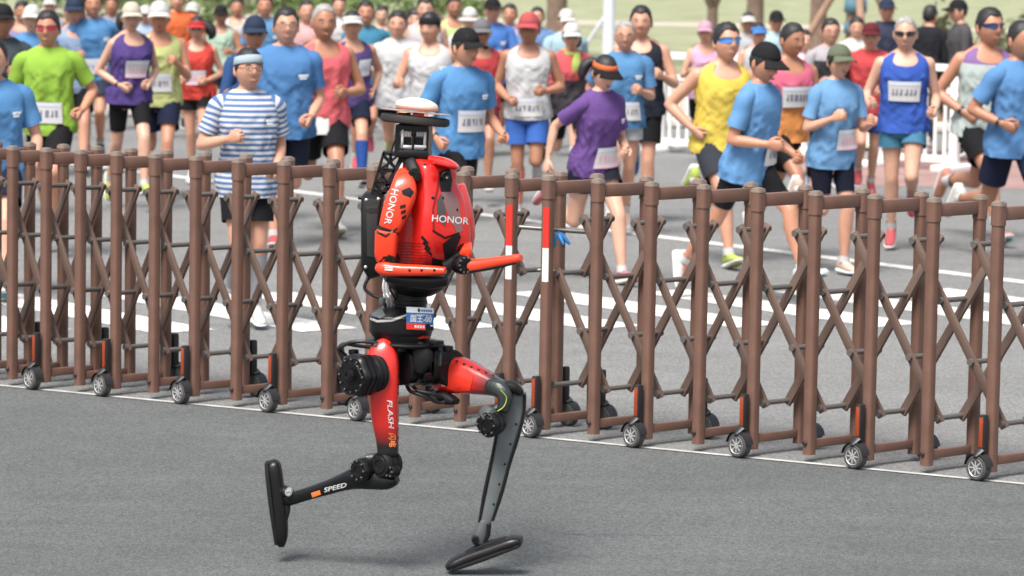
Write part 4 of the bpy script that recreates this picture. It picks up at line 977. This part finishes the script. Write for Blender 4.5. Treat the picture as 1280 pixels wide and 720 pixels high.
    if shades:
        kind_, sc = shades
        lens = mat('lens %s' % str(sc), sc, .15, coat=.5) if kind_ == 'shades' else None
        e = Buf()
        if kind_ == 'shades':
            for sx in (-1, 1):
                V = []
                for i in range(7):
                    for j in range(9):
                        u, v = j/8, i/6; ang = sx*(.10+.98*u); hgt = (.017-.004*u)*min(1, 4*u+.5, 4.5*(1-u)+.35)
                        V.append(hp((.084*math.sin(ang), -.101*math.cos(ang)-.004+.022*u*u, .012+(v-.5)*2*hgt)))
                e.add(V, [(i*9+j, i*9+j+1, i*9+j+10, i*9+j+9) for i in range(6) for j in range(8)])
            sg = out('sunglasses', e, lens)
            f_ = Buf(); tube(f_, [hp((-.074, -.055, .024)), hp((-.04, -.101, .029)), hp((0, -.108, .024)), hp((.04, -.101, .029)), hp((.074, -.055, .024))], [.0032]*5, 6, steps=16)
            for sx in (-1, 1): tube(f_, [hp((sx*.074, -.055, .022)), hp((sx*.079, .01, .016))], [.003, .003], 6)
            obj('frame', fin(f_).mesh('frame'), BLACK, sg)
        else:
            for sx in (-1, 1): tube(e, [hp((sx*.032+.021*math.cos(t), -.104+.008*abs(math.cos(t)), .008+.016*math.sin(t))) for t in np.linspace(0, 2*math.pi, 15)], [.0018]*15, 5, False)
            tube(e, [hp((-.011, -.104, .010)), hp((.011, -.104, .010))], [.0018]*2, 5)
            for sx in (-1, 1): tube(e, [hp((sx*.053, -.096, .012)), hp((sx*.078, -.02, .014))], [.0018]*2, 5)
            out('glasses', e, BLACK)
    # ---- top
    tk, tc_ = topw[0], topw[1]; TM = tc_ if isinstance(tc_, bpy.types.Material) else cloth(tc_)
    seed = x*.37
    def fold(th, z, amp): 
        w1 = fbm((math.sin(th)*3+seed, math.cos(th)*3, z*6+seed)); w2 = abs(fbm((math.sin(th+z*4)*4, math.cos(th+z*4)*4+seed, z*11+seed))); w3 = abs(fbm((math.sin(th-z*5)*6+seed, math.cos(th-z*5)*6, z*9)))
        return amp*(w1*1.3+1.6*(w2-.15)+1.0*(w3-.15))
    hem = topw[2] if len(topw) > 2 else (-.075 if tk == 'tee' else -.05)
    def shell_off(z): return .013+(.016 if not fem else .010)*max(0, min(1, (.34-z)/.3))+.016*max(0, min(1, (.02-z)/.08))
    nn, nr = 72, 44
    def ztop(th):
        if tk in ('tee', 'long'): return .575
        p = abs((th+math.pi) % (2*math.pi)-math.pi)
        return float(np.interp(p, [0, .3, .50, .66, 1.05, 1.20, 1.57, 1.95, 2.12, 2.50, 2.75, math.pi], [.470, .478, .505, .570, .562, .49, .415, .49, .562, .570, .545, .53]))
    e = Buf(); V = []; UV = []
    for i in range(nr):
        for j in range(nn):
            th = 2*math.pi*j/nn; z = hem+(ztop(th)-hem)*i/(nr-1); p = tpoint(th, max(z, -.06), B, shell_off(z)+max(-.009, fold(th, z, .013)*(1 if z < .40 else .3))); p[2] = z
            V.append(Lm @ p); UV.append((j/nn, z))
    e.add(V, ring_faces(nr, nn, False, tk in ('tee', 'long')), UV)
    if tk in ('tee', 'long'):
        for kx in 'LR':
            s = J[kx+'s']; sh_, el, wr = J[kx+'sh'], J[kx+'el'], J[kx+'wr']; inn = Lm @ np.array((s*.09*sh, .006, .480))
            if tk == 'tee': pts = [inn, sh_, sh_*.62+el*.38, sh_*.30+el*.70]; rr = [.056, .066, .065, .067]
            else: pts = [inn, sh_, sh_*.5+el*.5, el, el*.5+wr*.5, wr]; rr = [.055, .064, .055, .050, .044, .036]
            rr = [r*m_ for r in rr]; n0 = e.n; tube(e, pts, rr, 18, cap=False, steps=16, uvv=(.62, .30))
            e.v[-1] = e.v[-1]+np.array([[.010*fbm(p*9+seed), .010*fbm(p*9+seed+4), .008*fbm(p*9+seed+8)] for p in e.v[-1]])
    shirt = out('jacket' if tk == 'long' else ('tee_shirt' if tk == 'tee' else 'singlet'), e, TM)
    if tk in ('tee', 'long') and len(topw) > 3:                        # contrasting collar
        c_ = Buf(); tube(c_, [Lm @ np.array((.072*math.sin(t), .014-.062*math.cos(t), .562-.022*math.cos(t))) for t in np.linspace(0, 2*math.pi, 25)], [.0085]*25, 8, False); obj('collar', fin(c_).mesh('collar'), cloth(topw[3]), shirt)
    def patch_(nm, th0, th1, z0, z1, material, off, par, tilt=0.0, n=12, m2=5):
        c_ = Buf(); V = []
        for i in range(m2+1):
            for j in range(n+1):
                th = th0+(th1-th0)*j/n; z = z0+(z1-z0)*i/m2+tilt*(j/n-.5); p = tpoint(th, max(z, -.06), B, shell_off(z)+off); p[2] = z; V.append(Lm @ p)
        c_.add(V, [(i*(n+1)+j, i*(n+1)+j+1, (i+1)*(n+1)+j+1, (i+1)*(n+1)+j) for i in range(m2) for j in range(n)]); return obj(nm, fin(c_).mesh(nm), material, par)
    if bib:
        zc, th0, th1, tint = bib; tl = rnd.uniform(-.012, .012)
        pb = patch_('race_bib', th0, th1, zc-.078, zc+.078, mat('bib paper', (.50, .495, .50), .7), .017, root, tl)
        ink = {'pink': (.60, .30, .40), 'dark': (.16, .17, .22), 'blue': (.16, .25, .45)}[tint]
        IM = mat('bib ink %s' % tint, ink, .7)
        nd = 5 if tint != 'dark' else 6; d = (th1-th0)
        for i in range(nd):
            a = th0+d*(.14+.74*i/nd); 
            w_ = rnd.choice((.045, .075, .085)); z0_, z1_ = rnd.choice(((-.032, .020), (-.032, -.012), (-.004, .020), (-.032, .020))); patch_('print_block', a, a+d*w_, zc+z0_, zc+z1_, IM, .0195, pb, 0, 2, 2)
            if z1_-z0_ < .04: patch_('print_block', a+d*.03, a+d*.075, zc-.030, zc+.018, IM, .0197, pb, 0, 1, 2)
        patch_('print_strip', th0+d*.04, th1-d*.04, zc+.048, zc+.072, mat('bib strip', (.52, .56, .66) if tint != 'pink' else (.70, .50, .58), .7), .0195, pb, tl, 8, 1)
        if tint == 'pink': patch_('print_strip', th0+d*.03, th1-d*.03, zc-.074, zc-.045, mat('bib pink strip', (.74, .50, .60), .7), .0195, pb, tl, 8, 1)
    if logo or (rnd.random() < .45 and not (bib and bib[0] > .24)):
        for kk, (w0, w1, z0, z1) in enumerate(((.42, .80, .375, .392), (.46, .74, .358, .370))): patch_('chest_mark', w0, w1, z0, z1, mat('white print', (.72, .76, .80), .7), .016, shirt, 0, 5, 1)
    if extra == 'zip': patch_('zip', -.035, .035, .27, .47, cloth(BLACK_C), .016, shirt, 0, 2, 8)
    if extra == 'scarf':
        c_ = Buf(); tube(c_, [Lm @ np.array((.078*math.sin(t), .014-.075*math.cos(t), .555-.012*math.cos(t))) for t in np.linspace(0, 2*math.pi, 25)], [.024]*25, 8, False); tube(c_, [Lm @ np.array((.02, -.10, .54)), Lm @ np.array((.0, -.135, .45)), Lm @ np.array((-.02, -.14, .38))], [.035, .045, .02], 8, flat=.4, steps=8); out('scarf', c_, cloth((.48, .62, .12)))
    # ---- bottoms
    bk, bc = bot[0], bot[1]; BM = cloth(bc); e = Buf(); V = []; nr, nn = 10, 36
    for i in range(nr):
        z = -.105+.205*i/(nr-1)
        for j in range(nn):
            th = 2*math.pi*j/nn; p = tpoint(th, max(z, -.07), B, .010 if bk == 'tight' else .014); p[2] = z; V.append(Lm @ p if z > .03 else p)
    e.add(V, ring_faces(nr, nn))
    fr, r0, r1 = {'short': (.42, .100, .104), 'mid': (.66, .099, .097), 'tight': (.72, .095, .070), 'long': (1.9, .097, .05)}[bk]
    for kx in 'LR':
        hip, kn, an = J[kx+'hip'], J[kx+'kn'], J[kx+'an']
        if bk == 'long': pts, rr = [hip+np.array((0, 0, .02)), hip*.4+kn*.6, kn, kn*.5+an*.5, an], [.098, .078, .066, .064, .05]
        else: pts, rr = [hip+np.array((0, 0, .02)), hip*(1-fr*.5)+kn*fr*.5, hip*(1-fr)+kn*fr], [r0*g for g in (1, 1, 1)]; rr[-1] = r1; rr[1] = (r0+r1)/2*(1.0 if bk != 'tight' else 1.02)
        tube(e, pts, rr, 20, cap=False, steps=14)
        e.v[-1] = e.v[-1]+np.array([[.008*fbm(p*8+seed), .008*fbm(p*8+seed+4), 0] for p in e.v[-1]])*(0.25 if bk == 'tight' else 1)
    out({'long': 'trousers', 'tight': 'running_tights'}.get(bk, 'shorts'), e, BM)
    if len(bot) > 2:
        e = Buf(); V = []
        for z in (-.10, .03):
            for j in range(9): th = -.62+.75*j/8; p = tpoint(th, max(z, -.06), B, .03); p[2] = z; V.append(p+np.array((0, -.035 if z < 0 else 0, 0)))
        e.add(V, [(j, j+1, j+10, j+9) for j in range(8)]); out('race_bib', e, mat('bib paper', (.50, .495, .50), .7))
    # ---- feet
    shc = shoe or rnd.choice(((.72, .72, .70), (.70, .70, .70), (.62, .09, .12), (.55, .70, .12), (.08, .20, .50), (.75, .30, .22), (.05, .05, .06)))
    for kx in 'LR':
        an, fd, sd_, kn = J[kx+'an'], unit(J[kx+'fd']), J[kx+'sd'], J[kx+'kn']; side_ = unit(np.cross(fd, (0, 0, 1)) if abs(fd[2]) < .9 else (1, 0, 0)); dn = np.cross(side_, fd); dn = dn if np.dot(dn, sd_) > 0 else -dn; dn = unit(dn-fd*np.dot(dn, fd))
        for nm, mm, rows in (('shoe', cloth(shc), [(-.075, .018, .02, .055), (-.07, .030, -.028, .058), (-.04, .036, -.035, .06), (0, .038, -.03, .06), (.05, .041, -.004, .06), (.10, .045, .018, .06), (.15, .043, .030, .06), (.18, .032, .036, .06), (.193, .014, .045, .058)]),
                             ('sole', mat('white sole', (.70, .70, .68), .6), [(-.08, .018, .052, .072), (-.074, .034, .048, .083), (-.04, .040, .048, .084), (0, .040, .050, .084), (.06, .044, .052, .082), (.11, .048, .054, .080), (.16, .045, .054, .075), (.19, .032, .054, .068), (.202, .012, .055, .062)])):
            e = Buf(); V = []; n_ = 14
            for f_, hw, t0, t1 in rows:
                for j in range(n_):
                    a = 2*math.pi*j/n_; cx, cz = math.cos(a), math.sin(a); ex = .6 if cz > 0 else .95
                    V.append(an+fd*f_+side_*hw*math.copysign(abs(cx)**.7, cx)*(1 if cz > 0 or nm == 'sole' else .82)+dn*((t0+t1)/2+(t1-t0)/2*math.copysign(abs(cz)**ex, cz)))
            e.add(V, ring_faces(len(rows), n_))
            if nm == 'shoe': sho = out('shoe', e, mm)
            else:
                obj('sole', fin(e).mesh('sole'), mm, sho)
                e = Buf(); pc = rnd.choice(((.05, .22, .50), (.55, .10, .14), (.03, .03, .035), (.05, .35, .40), (.50, .45, .05)))
                for f0, f1, w_ in ((-.06, -.005, .028), (.065, .165, .032)):
                    box(e, an+fd*(f0+f1)/2+dn*.0835, (f1-f0, w_*2, .008), (fd, side_, dn), .003)
                kind(obj('outsole_grip', fin(e).mesh('outsole_grip', False), cloth(pc), sho), 'stuff')
        e = Buf(); tube(e, [an*.72+kn*.28 if sock == 'high' else an*.88+kn*.12, an], [.051 if sock == 'high' else .041, .041], 14, steps=5, cap=False); out('sock', e, cloth(WHITE_C if sock != 'black' else BLACK_C))
        if calf:
            back = unit(np.array((0, 1, 0))-sd_*sd_[1]); e = Buf(); tube(e, [kn*.86+an*.14+back*.006, kn*.72+an*.28+back*.012, kn*.42+an*.58+back*.008, an*.88+kn*.12], [.060, .063, .053, .041], 16, steps=9, cap=False); out('calf_sleeve', e, cloth(calf))
    if extra == 'watch' or rnd.random() < .4:
        wr, ad = J['Rwr'], J['Rad']; e = Buf(); tube(e, [wr-ad*.03, wr-ad*.008], [.031*m_, .030*m_], 12, cap=False); out('wrist_watch', e, BLACK)
    return root, k

FRONT = (-.62, .62)
STRIPE = ramp_uv('blue and white striped cloth', None, .85, (.036, tuple(.66*q for q in srgb(86, 122, 176)), (.46, .47, .49)))
TWO = ramp_uv('pink over orange cloth', [(0, (.78, .30, .08)), (.22, (.76, .16, .26))])
MINT = ramp_uv('mint cloth with purple straps', [(0, (.52, .60, .58)), (.462, (.26, .14, .36))])
PEOPLE = [
 (140, -6, 106, 4, 'man in a grey tee between the tall blue tee and the cream cap', ('tee', srgb(150, 150, 160)), ('mid', BLACK_C), dict(sk=2)),
 (182, 6, 104, 0, 'runner in a pale blue tee between the cream cap and the pale yellow tank', ('tee', srgb(170, 195, 225)), ('mid', NAVY_C), dict(sk=1, head='cap:white')),
 (296, -4, 104, 6, 'man in a plain white singlet above the mint singlet', ('tank', (.7, .7, .7)), ('mid', BLACK_C), dict(sk=0)),
 (424, -6, 106, 0, 'dark haired man in a white tee above the grey haired man in coral', ('tee', (.68, .68, .70)), ('mid', BLACK_C), dict(sk=1)),
 (477, 6, 108, 4, 'man in a teal singlet far behind left of the plain white tee', ('tank', srgb(90, 160, 170)), ('mid', BLACK_C), dict(sk=3)),
 (638, 4, 106, 0, 'man in a pale lilac tee left of the red cap', ('tee', srgb(190, 180, 215)), ('mid', BLACK_C), dict(sk=0)),
 (1003, 36, 124, 10, 'runner in a pale pink tee right behind the pink and orange top', ('tee', srgb(240, 205, 215)), ('mid', BLACK_C), dict(sk=3)),
 (1070, 20, 116, 4, 'runner in a white tee between the glasses man and the dark red cap', ('tee', (.70, .70, .68)), ('mid', NAVY_C), dict(sk=1)),
 # x, top, scale, yaw, label, top, bottom, kwargs
 (310, 58, 205, 16, 'man in a blue and white striped tee and pale headband, left of the robot', ('tee', STRIPE, -.12, srgb(50, 80, 130)), ('mid', BLACK_C), dict(calf=(.42, .42, .46), head='band:paleblue', shades=('glasses', 0), ph=.55, stride=16, knee=40, lean=1, nod=-6, turn=14, sk=1, arms=((-18, 14, 82, 25), (2, 18, 112, 48)), shoe=(.7, .7, .68))),
 (63, 12, 170, -4, 'man in a plain lime green tee with red sunglasses', ('tee', srgb(158, 205, 60)), ('mid', BLACK_C), dict(shades=('shades', (.42, .03, .06)), bib=(.10, -.62, .55, 'dark'), arms=((-22, 22, 84, 32), (-24, 24, 84, 30)), ph=.12, sk=0, extra='watch')),
 (-8, 45, 190, 8, 'man in blue cut off by the left edge of the photo', ('tee', BLUE_T), ('mid', NAVY_C), dict(ph=.3, arms=((-8, 14, 70, 10), None), sk=1)),
 (3, 3, 150, 8, 'man in a dark grey long sleeved jacket and black hat at the left edge', ('long', srgb(72, 82, 92)), ('tight', BLACK_C), dict(head='cap:black', arms=((6, 16, 120, 30), None), sk=2)),
 (42, 5, 130, 0, 'man in a blue tee and white cap behind the lime green tee', ('tee', BLUE_T), ('mid', NAVY_C), dict(head='cap:white', sk=3)),
 (93, -6, 128, 10, 'man in a pale blue singlet and dark cap behind the lime green tee', ('tank', srgb(150, 175, 210)), ('mid', BLACK_C), dict(head='cap:navy', sk=1)),
 (117, -12, 128, 4, 'tall man in a blue tee with bib left of the purple tank woman', ('tee', BLUE_T), ('mid', srgb(50, 60, 80)), dict(bib=(.10, -.6, .35, 'blue'), ph=.1, sk=0)),
 (64, -6, 104, 0, 'man in a white hat and pink sunglasses far behind the lime green tee', ('tank', (.6, .6, .66)), ('mid', BLACK_C), dict(head='cap:white', shades=('shades', (.38, .05, .12)), sk=3)),
 (27, 0, 112, 6, 'man in a lilac singlet between the dark jacket and the white cap', ('tank', srgb(150, 140, 190)), ('mid', NAVY_C), dict(sk=2)),
 (162, 0, 146, 20, 'woman in a purple tank top and cream cap with black shorts', ('tank', srgb(92, 70, 145)), ('tight', BLACK_C), dict(fem=True, head='cap:cream', bib=(.27, -.45, .62, 'pink'), arms=((-20, 16, 88, 40), (-18, 20, 88, 48)), sk=3, ph=.22, stride=26, bulk=1.08)),
 (200, 0, 140, 4, 'man in a pale yellow tank with orange sunglasses and white cap', ('tank', srgb(215, 222, 140)), ('mid', NAVY_C), dict(head='cap:white', shades=('shades', (.70, .22, .03)), bib=(.16, -.6, .5, 'dark'), arms=((4, 12, 110, 25), None), sk=0, ph=.4)),
 (248, 18, 133, -4, 'woman in a red zip top and red visor with flying ponytail', ('tank', srgb(235, 66, 50)), ('short', BLACK_C), dict(fem=True, head='visor:red', extra='ponytail', shades=('shades', (.06, .03, .04)), bib=(.19, -.6, .6, 'pink'), sk=1, ph=.05)),
 (241, 2, 108, 0, 'man in a white cap just behind the red visor woman', ('tee', (.6, .62, .66)), ('mid', BLACK_C), dict(head='cap:white', sk=3)),
 (222, -14, 110, 8, 'man in a bright orange tee behind the red visor woman', ('tee', srgb(240, 110, 45)), ('mid', NAVY_C), dict(sk=1)),
 (317, 18, 150, 14, 'man in a navy long sleeved top and dark cap behind the striped tee', ('long', srgb(45, 84, 140)), ('mid', BLACK_C), dict(head='cap:navy', shades=('shades', (.02, .02, .03)), sk=0)),
 (277, 5, 112, 0, 'dark haired runner in a pale mint singlet right of the red visor woman', ('tank', srgb(195, 225, 200)), ('mid', BLACK_C), dict(head='cap:black', sk=2)),
 (357, 8, 163, 6, 'broad man in a blue tee with glasses and thick black hair behind the striped tee', ('tee', srgb(74, 134, 196)), ('mid', srgb(40, 50, 70)), dict(shades=('glasses', 0), bulk=1.14, belly=.8, sh=1.05, logo=True, arms=((-16, 12, 62, 20), None), sk=1, ph=.9)),
 (332, -8, 115, 0, 'short haired man behind between the navy cap and the broad man in blue', ('tee', srgb(90, 150, 200)), ('mid', BLACK_C), dict(sk=0)),
 (383, -2, 112, 4, 'flushed man in a pale pink tee behind the coral tank', ('tee', srgb(225, 170, 170)), ('mid', BLACK_C), dict(sk=1, head='crop')),
 (404, 2, 156, 10, 'grey haired man in a coral pink tank with a bib on his black shorts', ('tank', srgb(250, 108, 118)), ('mid', BLACK_C, 'bib'), dict(hcol='grey', head='crop', turn=8, sk=2, arms=((-14, 16, 92, 42), (-10, 20, 70, 20)), ph=.35, shoe=(.7, .7, .66), bulk=1.03, extra='watch')),
 (440, 12, 140, 8, 'man in a white visor and dark purple tank with blue calf sleeves', ('tank', srgb(98, 76, 142)), ('mid', NAVY_C), dict(head='visor:white', calf=srgb(30, 80, 165), sk=1, ph=.2, bib=(.33, .1, .8, 'blue'))),
 (457, 0, 126, 6, 'dark haired man in a teal blue tee behind the white visor', ('tee', srgb(60, 140, 175)), ('mid', NAVY_C), dict(sk=0)),
 (498, 12, 130, 0, 'man in a plain white tee with high white socks left of the white headbanded singlet', ('tee', (.72, .73, .75)), ('short', BLACK_C), dict(sock='high', sk=1, ph=.3)),
 (519, 8, 116, 0, 'runner in a grey and maroon top behind the white tee', ('tee', ramp_uv('grey over maroon cloth', [(0, (.32, .05, .12)), (.46, (.42, .40, .46))])), ('mid', BLACK_C), dict(fem=True, sk=3)),
 (541, 13, 150, -14, 'man in a white singlet and black headband behind the robot head', ('tank', (.74, .74, .77)), ('mid', BLACK_C), dict(head='band:black', sk=1, ph=.1)),
 (532, -5, 120, 0, 'dark haired man with fringe behind the black headband', ('tank', (.66, .60, .62)), ('mid', NAVY_C), dict(sk=3)),
 (566, -6, 112, 12, 'dark haired runner in a lime vest above the black cap', ('tank', srgb(205, 235, 150)), ('mid', BLACK_C), dict(sk=2)),
 (574, 33, 181, 34, 'man in a blue tee and black cap directly right of the robot head', ('tee', srgb(82, 148, 208)), ('mid', BLACK_C), dict(head='cap:black', logo=True, bib=(.20, -.42, .85, 'dark'), sk=0, ph=.6, arms=((-20, 12, 80, 20), (-26, 16, 70, 14)), turn=6)),
 (588, 8, 116, 0, 'runner in a white bucket hat behind the black cap', ('tee', (.66, .62, .60)), ('mid', BLACK_C), dict(head='bucket:white', sk=3)),
 (602, 22, 140, 4, 'man in a red singlet and greyish cap with dark red sunglasses', ('tank', srgb(214, 66, 72)), ('mid', srgb(120, 35, 50)), dict(head='cap:grey', shades=('shades', (.14, .03, .03)), sk=2, ph=.15, arms=((10, 20, 100, 20), None))),
 (615, -4, 116, 6, 'dark capped man in a bright blue tee with white mark behind the red singlet', ('tee', srgb(70, 130, 215)), ('mid', BLACK_C), dict(head='cap:black', logo=True, sk=1)),
 (662, 14, 150, -2, 'man in a white singlet, red cap and bright blue shorts', ('tank', (.73, .73, .75)), ('mid', srgb(50, 110, 205)), dict(head='cap:pinkred', sk=2, ph=.02, calf=srgb(235, 130, 110), bib=(.06, -.6, .6, 'dark'))),
 (672, 8, 112, 0, 'dark haired man hidden behind the red cap', ('tee', srgb(110, 150, 200)), ('mid', NAVY_C), dict(sk=1)),
 (707, 10, 116, 8, 'man in a white cap and pale blue tee far behind the lime scarf', ('tee', srgb(170, 205, 220)), ('mid', BLACK_C), dict(head='cap:white', sk=3)),
 (713, 26, 132, 10, 'woman in a white cap, coral top and lime green scarf', ('long', ramp_uv('coral top with black sleeves', [(0, (.05, .04, .05)), (.30, (.66, .10, .11))])), ('tight', BLACK_C), dict(fem=True, head='cap:white', extra='scarf', sk=1, ph=.3, shades=('shades', (.03, .03, .04)))),
 (744, 64, 178, 30, 'woman in a purple tee and orange visor looking down', ('tee', srgb(112, 76, 152), -.06), ('short', srgb(35, 35, 50)), dict(fem=True, head='visor:orange', extra='darkbrim', nod=24, turn=4, sk=3, bib=(.10, -.35, .75, 'pink'), arms=((-6, 14, 92, 30), (-44, 18, 62, 0)), ph=.38, shoe=(.70, .18, .22), lean=12)),
 (780, 23, 155, 6, 'man in a blue tee and white shorts right of the orange visor', ('tee', srgb(84, 146, 200)), ('short', (.66, .68, .72)), dict(shades=('glasses', 0), logo=True, bib=(.08, -.3, .7, 'dark'), sk=1, ph=.62, hcol='grey', head='crop', stride=24)),
 (803, 6, 148, -8, 'tall man in a black sleeveless top behind the white shorts man', ('tank', srgb(42, 46, 60)), ('mid', BLACK_C), dict(sk=1, ph=.5, arms=((2, 18, 110, 40), None))),
 (882, 24, 118, 0, 'woman in a pink tank and pink cap behind the yellow singlet', ('tank', srgb(232, 180, 215)), ('tight', BLACK_C), dict(fem=True, head='cap:pink', sk=1)),
 (902, 27, 168, 22, 'man in a yellow singlet with blue mirrored sunglasses', ('tank', srgb(246, 216, 70)), ('mid', srgb(58, 62, 72)), dict(shades=('shades', (.03, .22, .62)), nod=-8, arms=((-10, 20, 90, 30), (-34, 34, 86, 34)), sk=1, ph=.85)),
 (938, 50, 188, 44, 'man in a blue tee and black cap with head bowed, right of the yellow singlet', ('tee', srgb(100, 162, 222), -.10), ('tight', BLACK_C), dict(head='cap:black', nod=20, turn=6, sk=0, bib=(.12, -.05, .95, 'dark'), arms=((-16, 10, 84, 12), (-12, 14, 96, 26)), ph=.20, stride=40, knee=95, lean=12, shoe=(.72, .74, .76))),
 (934, 14, 112, 4, 'runner in a white visor above the black cap', ('tee', (.5, .52, .56)), ('mid', BLACK_C), dict(head='visor:white', sk=2)),
 (946, 27, 124, 14, 'runner in a bright blue visor behind the bowed black cap', ('tank', (.6, .6, .6)), ('mid', BLACK_C), dict(head='visor:blue', sk=1)),
 (969, 12, 112, 10, 'runner in a dark cap behind the pink and orange top', ('tee', srgb(180, 215, 225)), ('mid', BLACK_C), dict(head='cap:black', sk=0)),
 (982, 25, 165, 32, 'man in a pink over orange tank top with a large bib', ('tank', TWO), ('tight', BLACK_C), dict(bib=(.30, -.5, .7, 'dark'), turn=4, sk=2, ph=.7, head='crop', nod=4)),
 (1037, 22, 136, 6, 'man with glasses in a grey and black jacket behind the olive cap', ('long', ramp_uv('grey over black cloth', [(0, (.03, .03, .035)), (.44, (.45, .42, .45))])), ('long', BLACK_C), dict(shades=('glasses', 0), sk=1)),
 (1043, 52, 172, 24, 'woman in a blue tee and olive green cap', ('tee', srgb(108, 164, 216), -.10), ('tight', srgb(24, 28, 48)), dict(fem=True, head='cap:olive', bib=(.13, -.15, .95, 'pink'), sk=1, ph=.45, arms=((-2, 10, 100, 10), (2, 12, 118, 34)), stride=24, shoe=(.75, .55, .45))),
 (1088, 27, 136, 0, 'man in a red tee and dark red cap behind the blue singlet', ('tee', srgb(212, 66, 70)), ('mid', srgb(50, 60, 130)), dict(head='cap:maroon', sk=1)),
 (1133, 18, 160, -8, 'man in a royal blue singlet and teal shorts with dark sunglasses', ('tank', srgb(48, 96, 200)), ('short', srgb(70, 140, 175)), dict(hcol='grey', head='crop', shades=('shades', (.03, .02, .02)), bib=(.28, -.62, .62, 'dark'), sk=3, ph=.05, arms=((-22, 16, 80, 15), (-14, 26, 84, 24)), shoe=(.62, .10, .12))),
 (1108, -4, 112, 0, 'spectator in a dark cap behind the red tee', ('long', srgb(60, 66, 90)), ('long', BLACK_C), dict(head='cap:navy', sk=1, stride=3, knee=4, arms=((0, 8, 15, 5), (0, 8, 15, 5)), group='spectators by the railing')),
 (1160, 6, 112, 150, 'dark haired spectator in a black jacket with back turned, right of the blue singlet', ('long', (.02, .022, .03)), ('long', (.03, .03, .035)), dict(sk=1, stride=3, knee=4, arms=((0, 8, 15, 5), (0, 8, 15, 5)), bulk=1.1, group='spectators by the railing')),
 (1207, -2, 114, -80, 'spectator in a black cap seen from the side left of the mint singlet', ('long', srgb(90, 88, 92)), ('long', BLACK_C), dict(head='cap:black', sk=1, stride=3, knee=4, arms=((0, 8, 15, 5), (0, 8, 15, 5)), group='spectators by the railing')),
 (1230, 2, 154, 22, 'man in a pale mint singlet with purple straps and blue sunglasses', ('tank', MINT), ('mid', BLACK_C), dict(shades=('shades', (.02, .05, .16)), sk=0, ph=.8, arms=((-12, 14, 92, 40), (-26, 22, 84, 44)), sock='high')),
 (1271, 22, 164, 20, 'man in a blue tee with bib at the right edge of the photo', ('tee', srgb(90, 150, 212)), ('mid', NAVY_C), dict(bib=(.28, .0, .9, 'dark'), sk=2, ph=.3, arms=((-14, 12, 90, 30), (-24, 22, 84, 36)), head='crop', turn=8)),
]
for x, tp_, s_, yw, lab_, tw, bo, kw in PEOPLE:
    rt, kk = person(x, tp_, s_, yw, lab_, tw, bo, **kw)
    if kk in (.80, 1.16): print('clamped', lab_, kk)
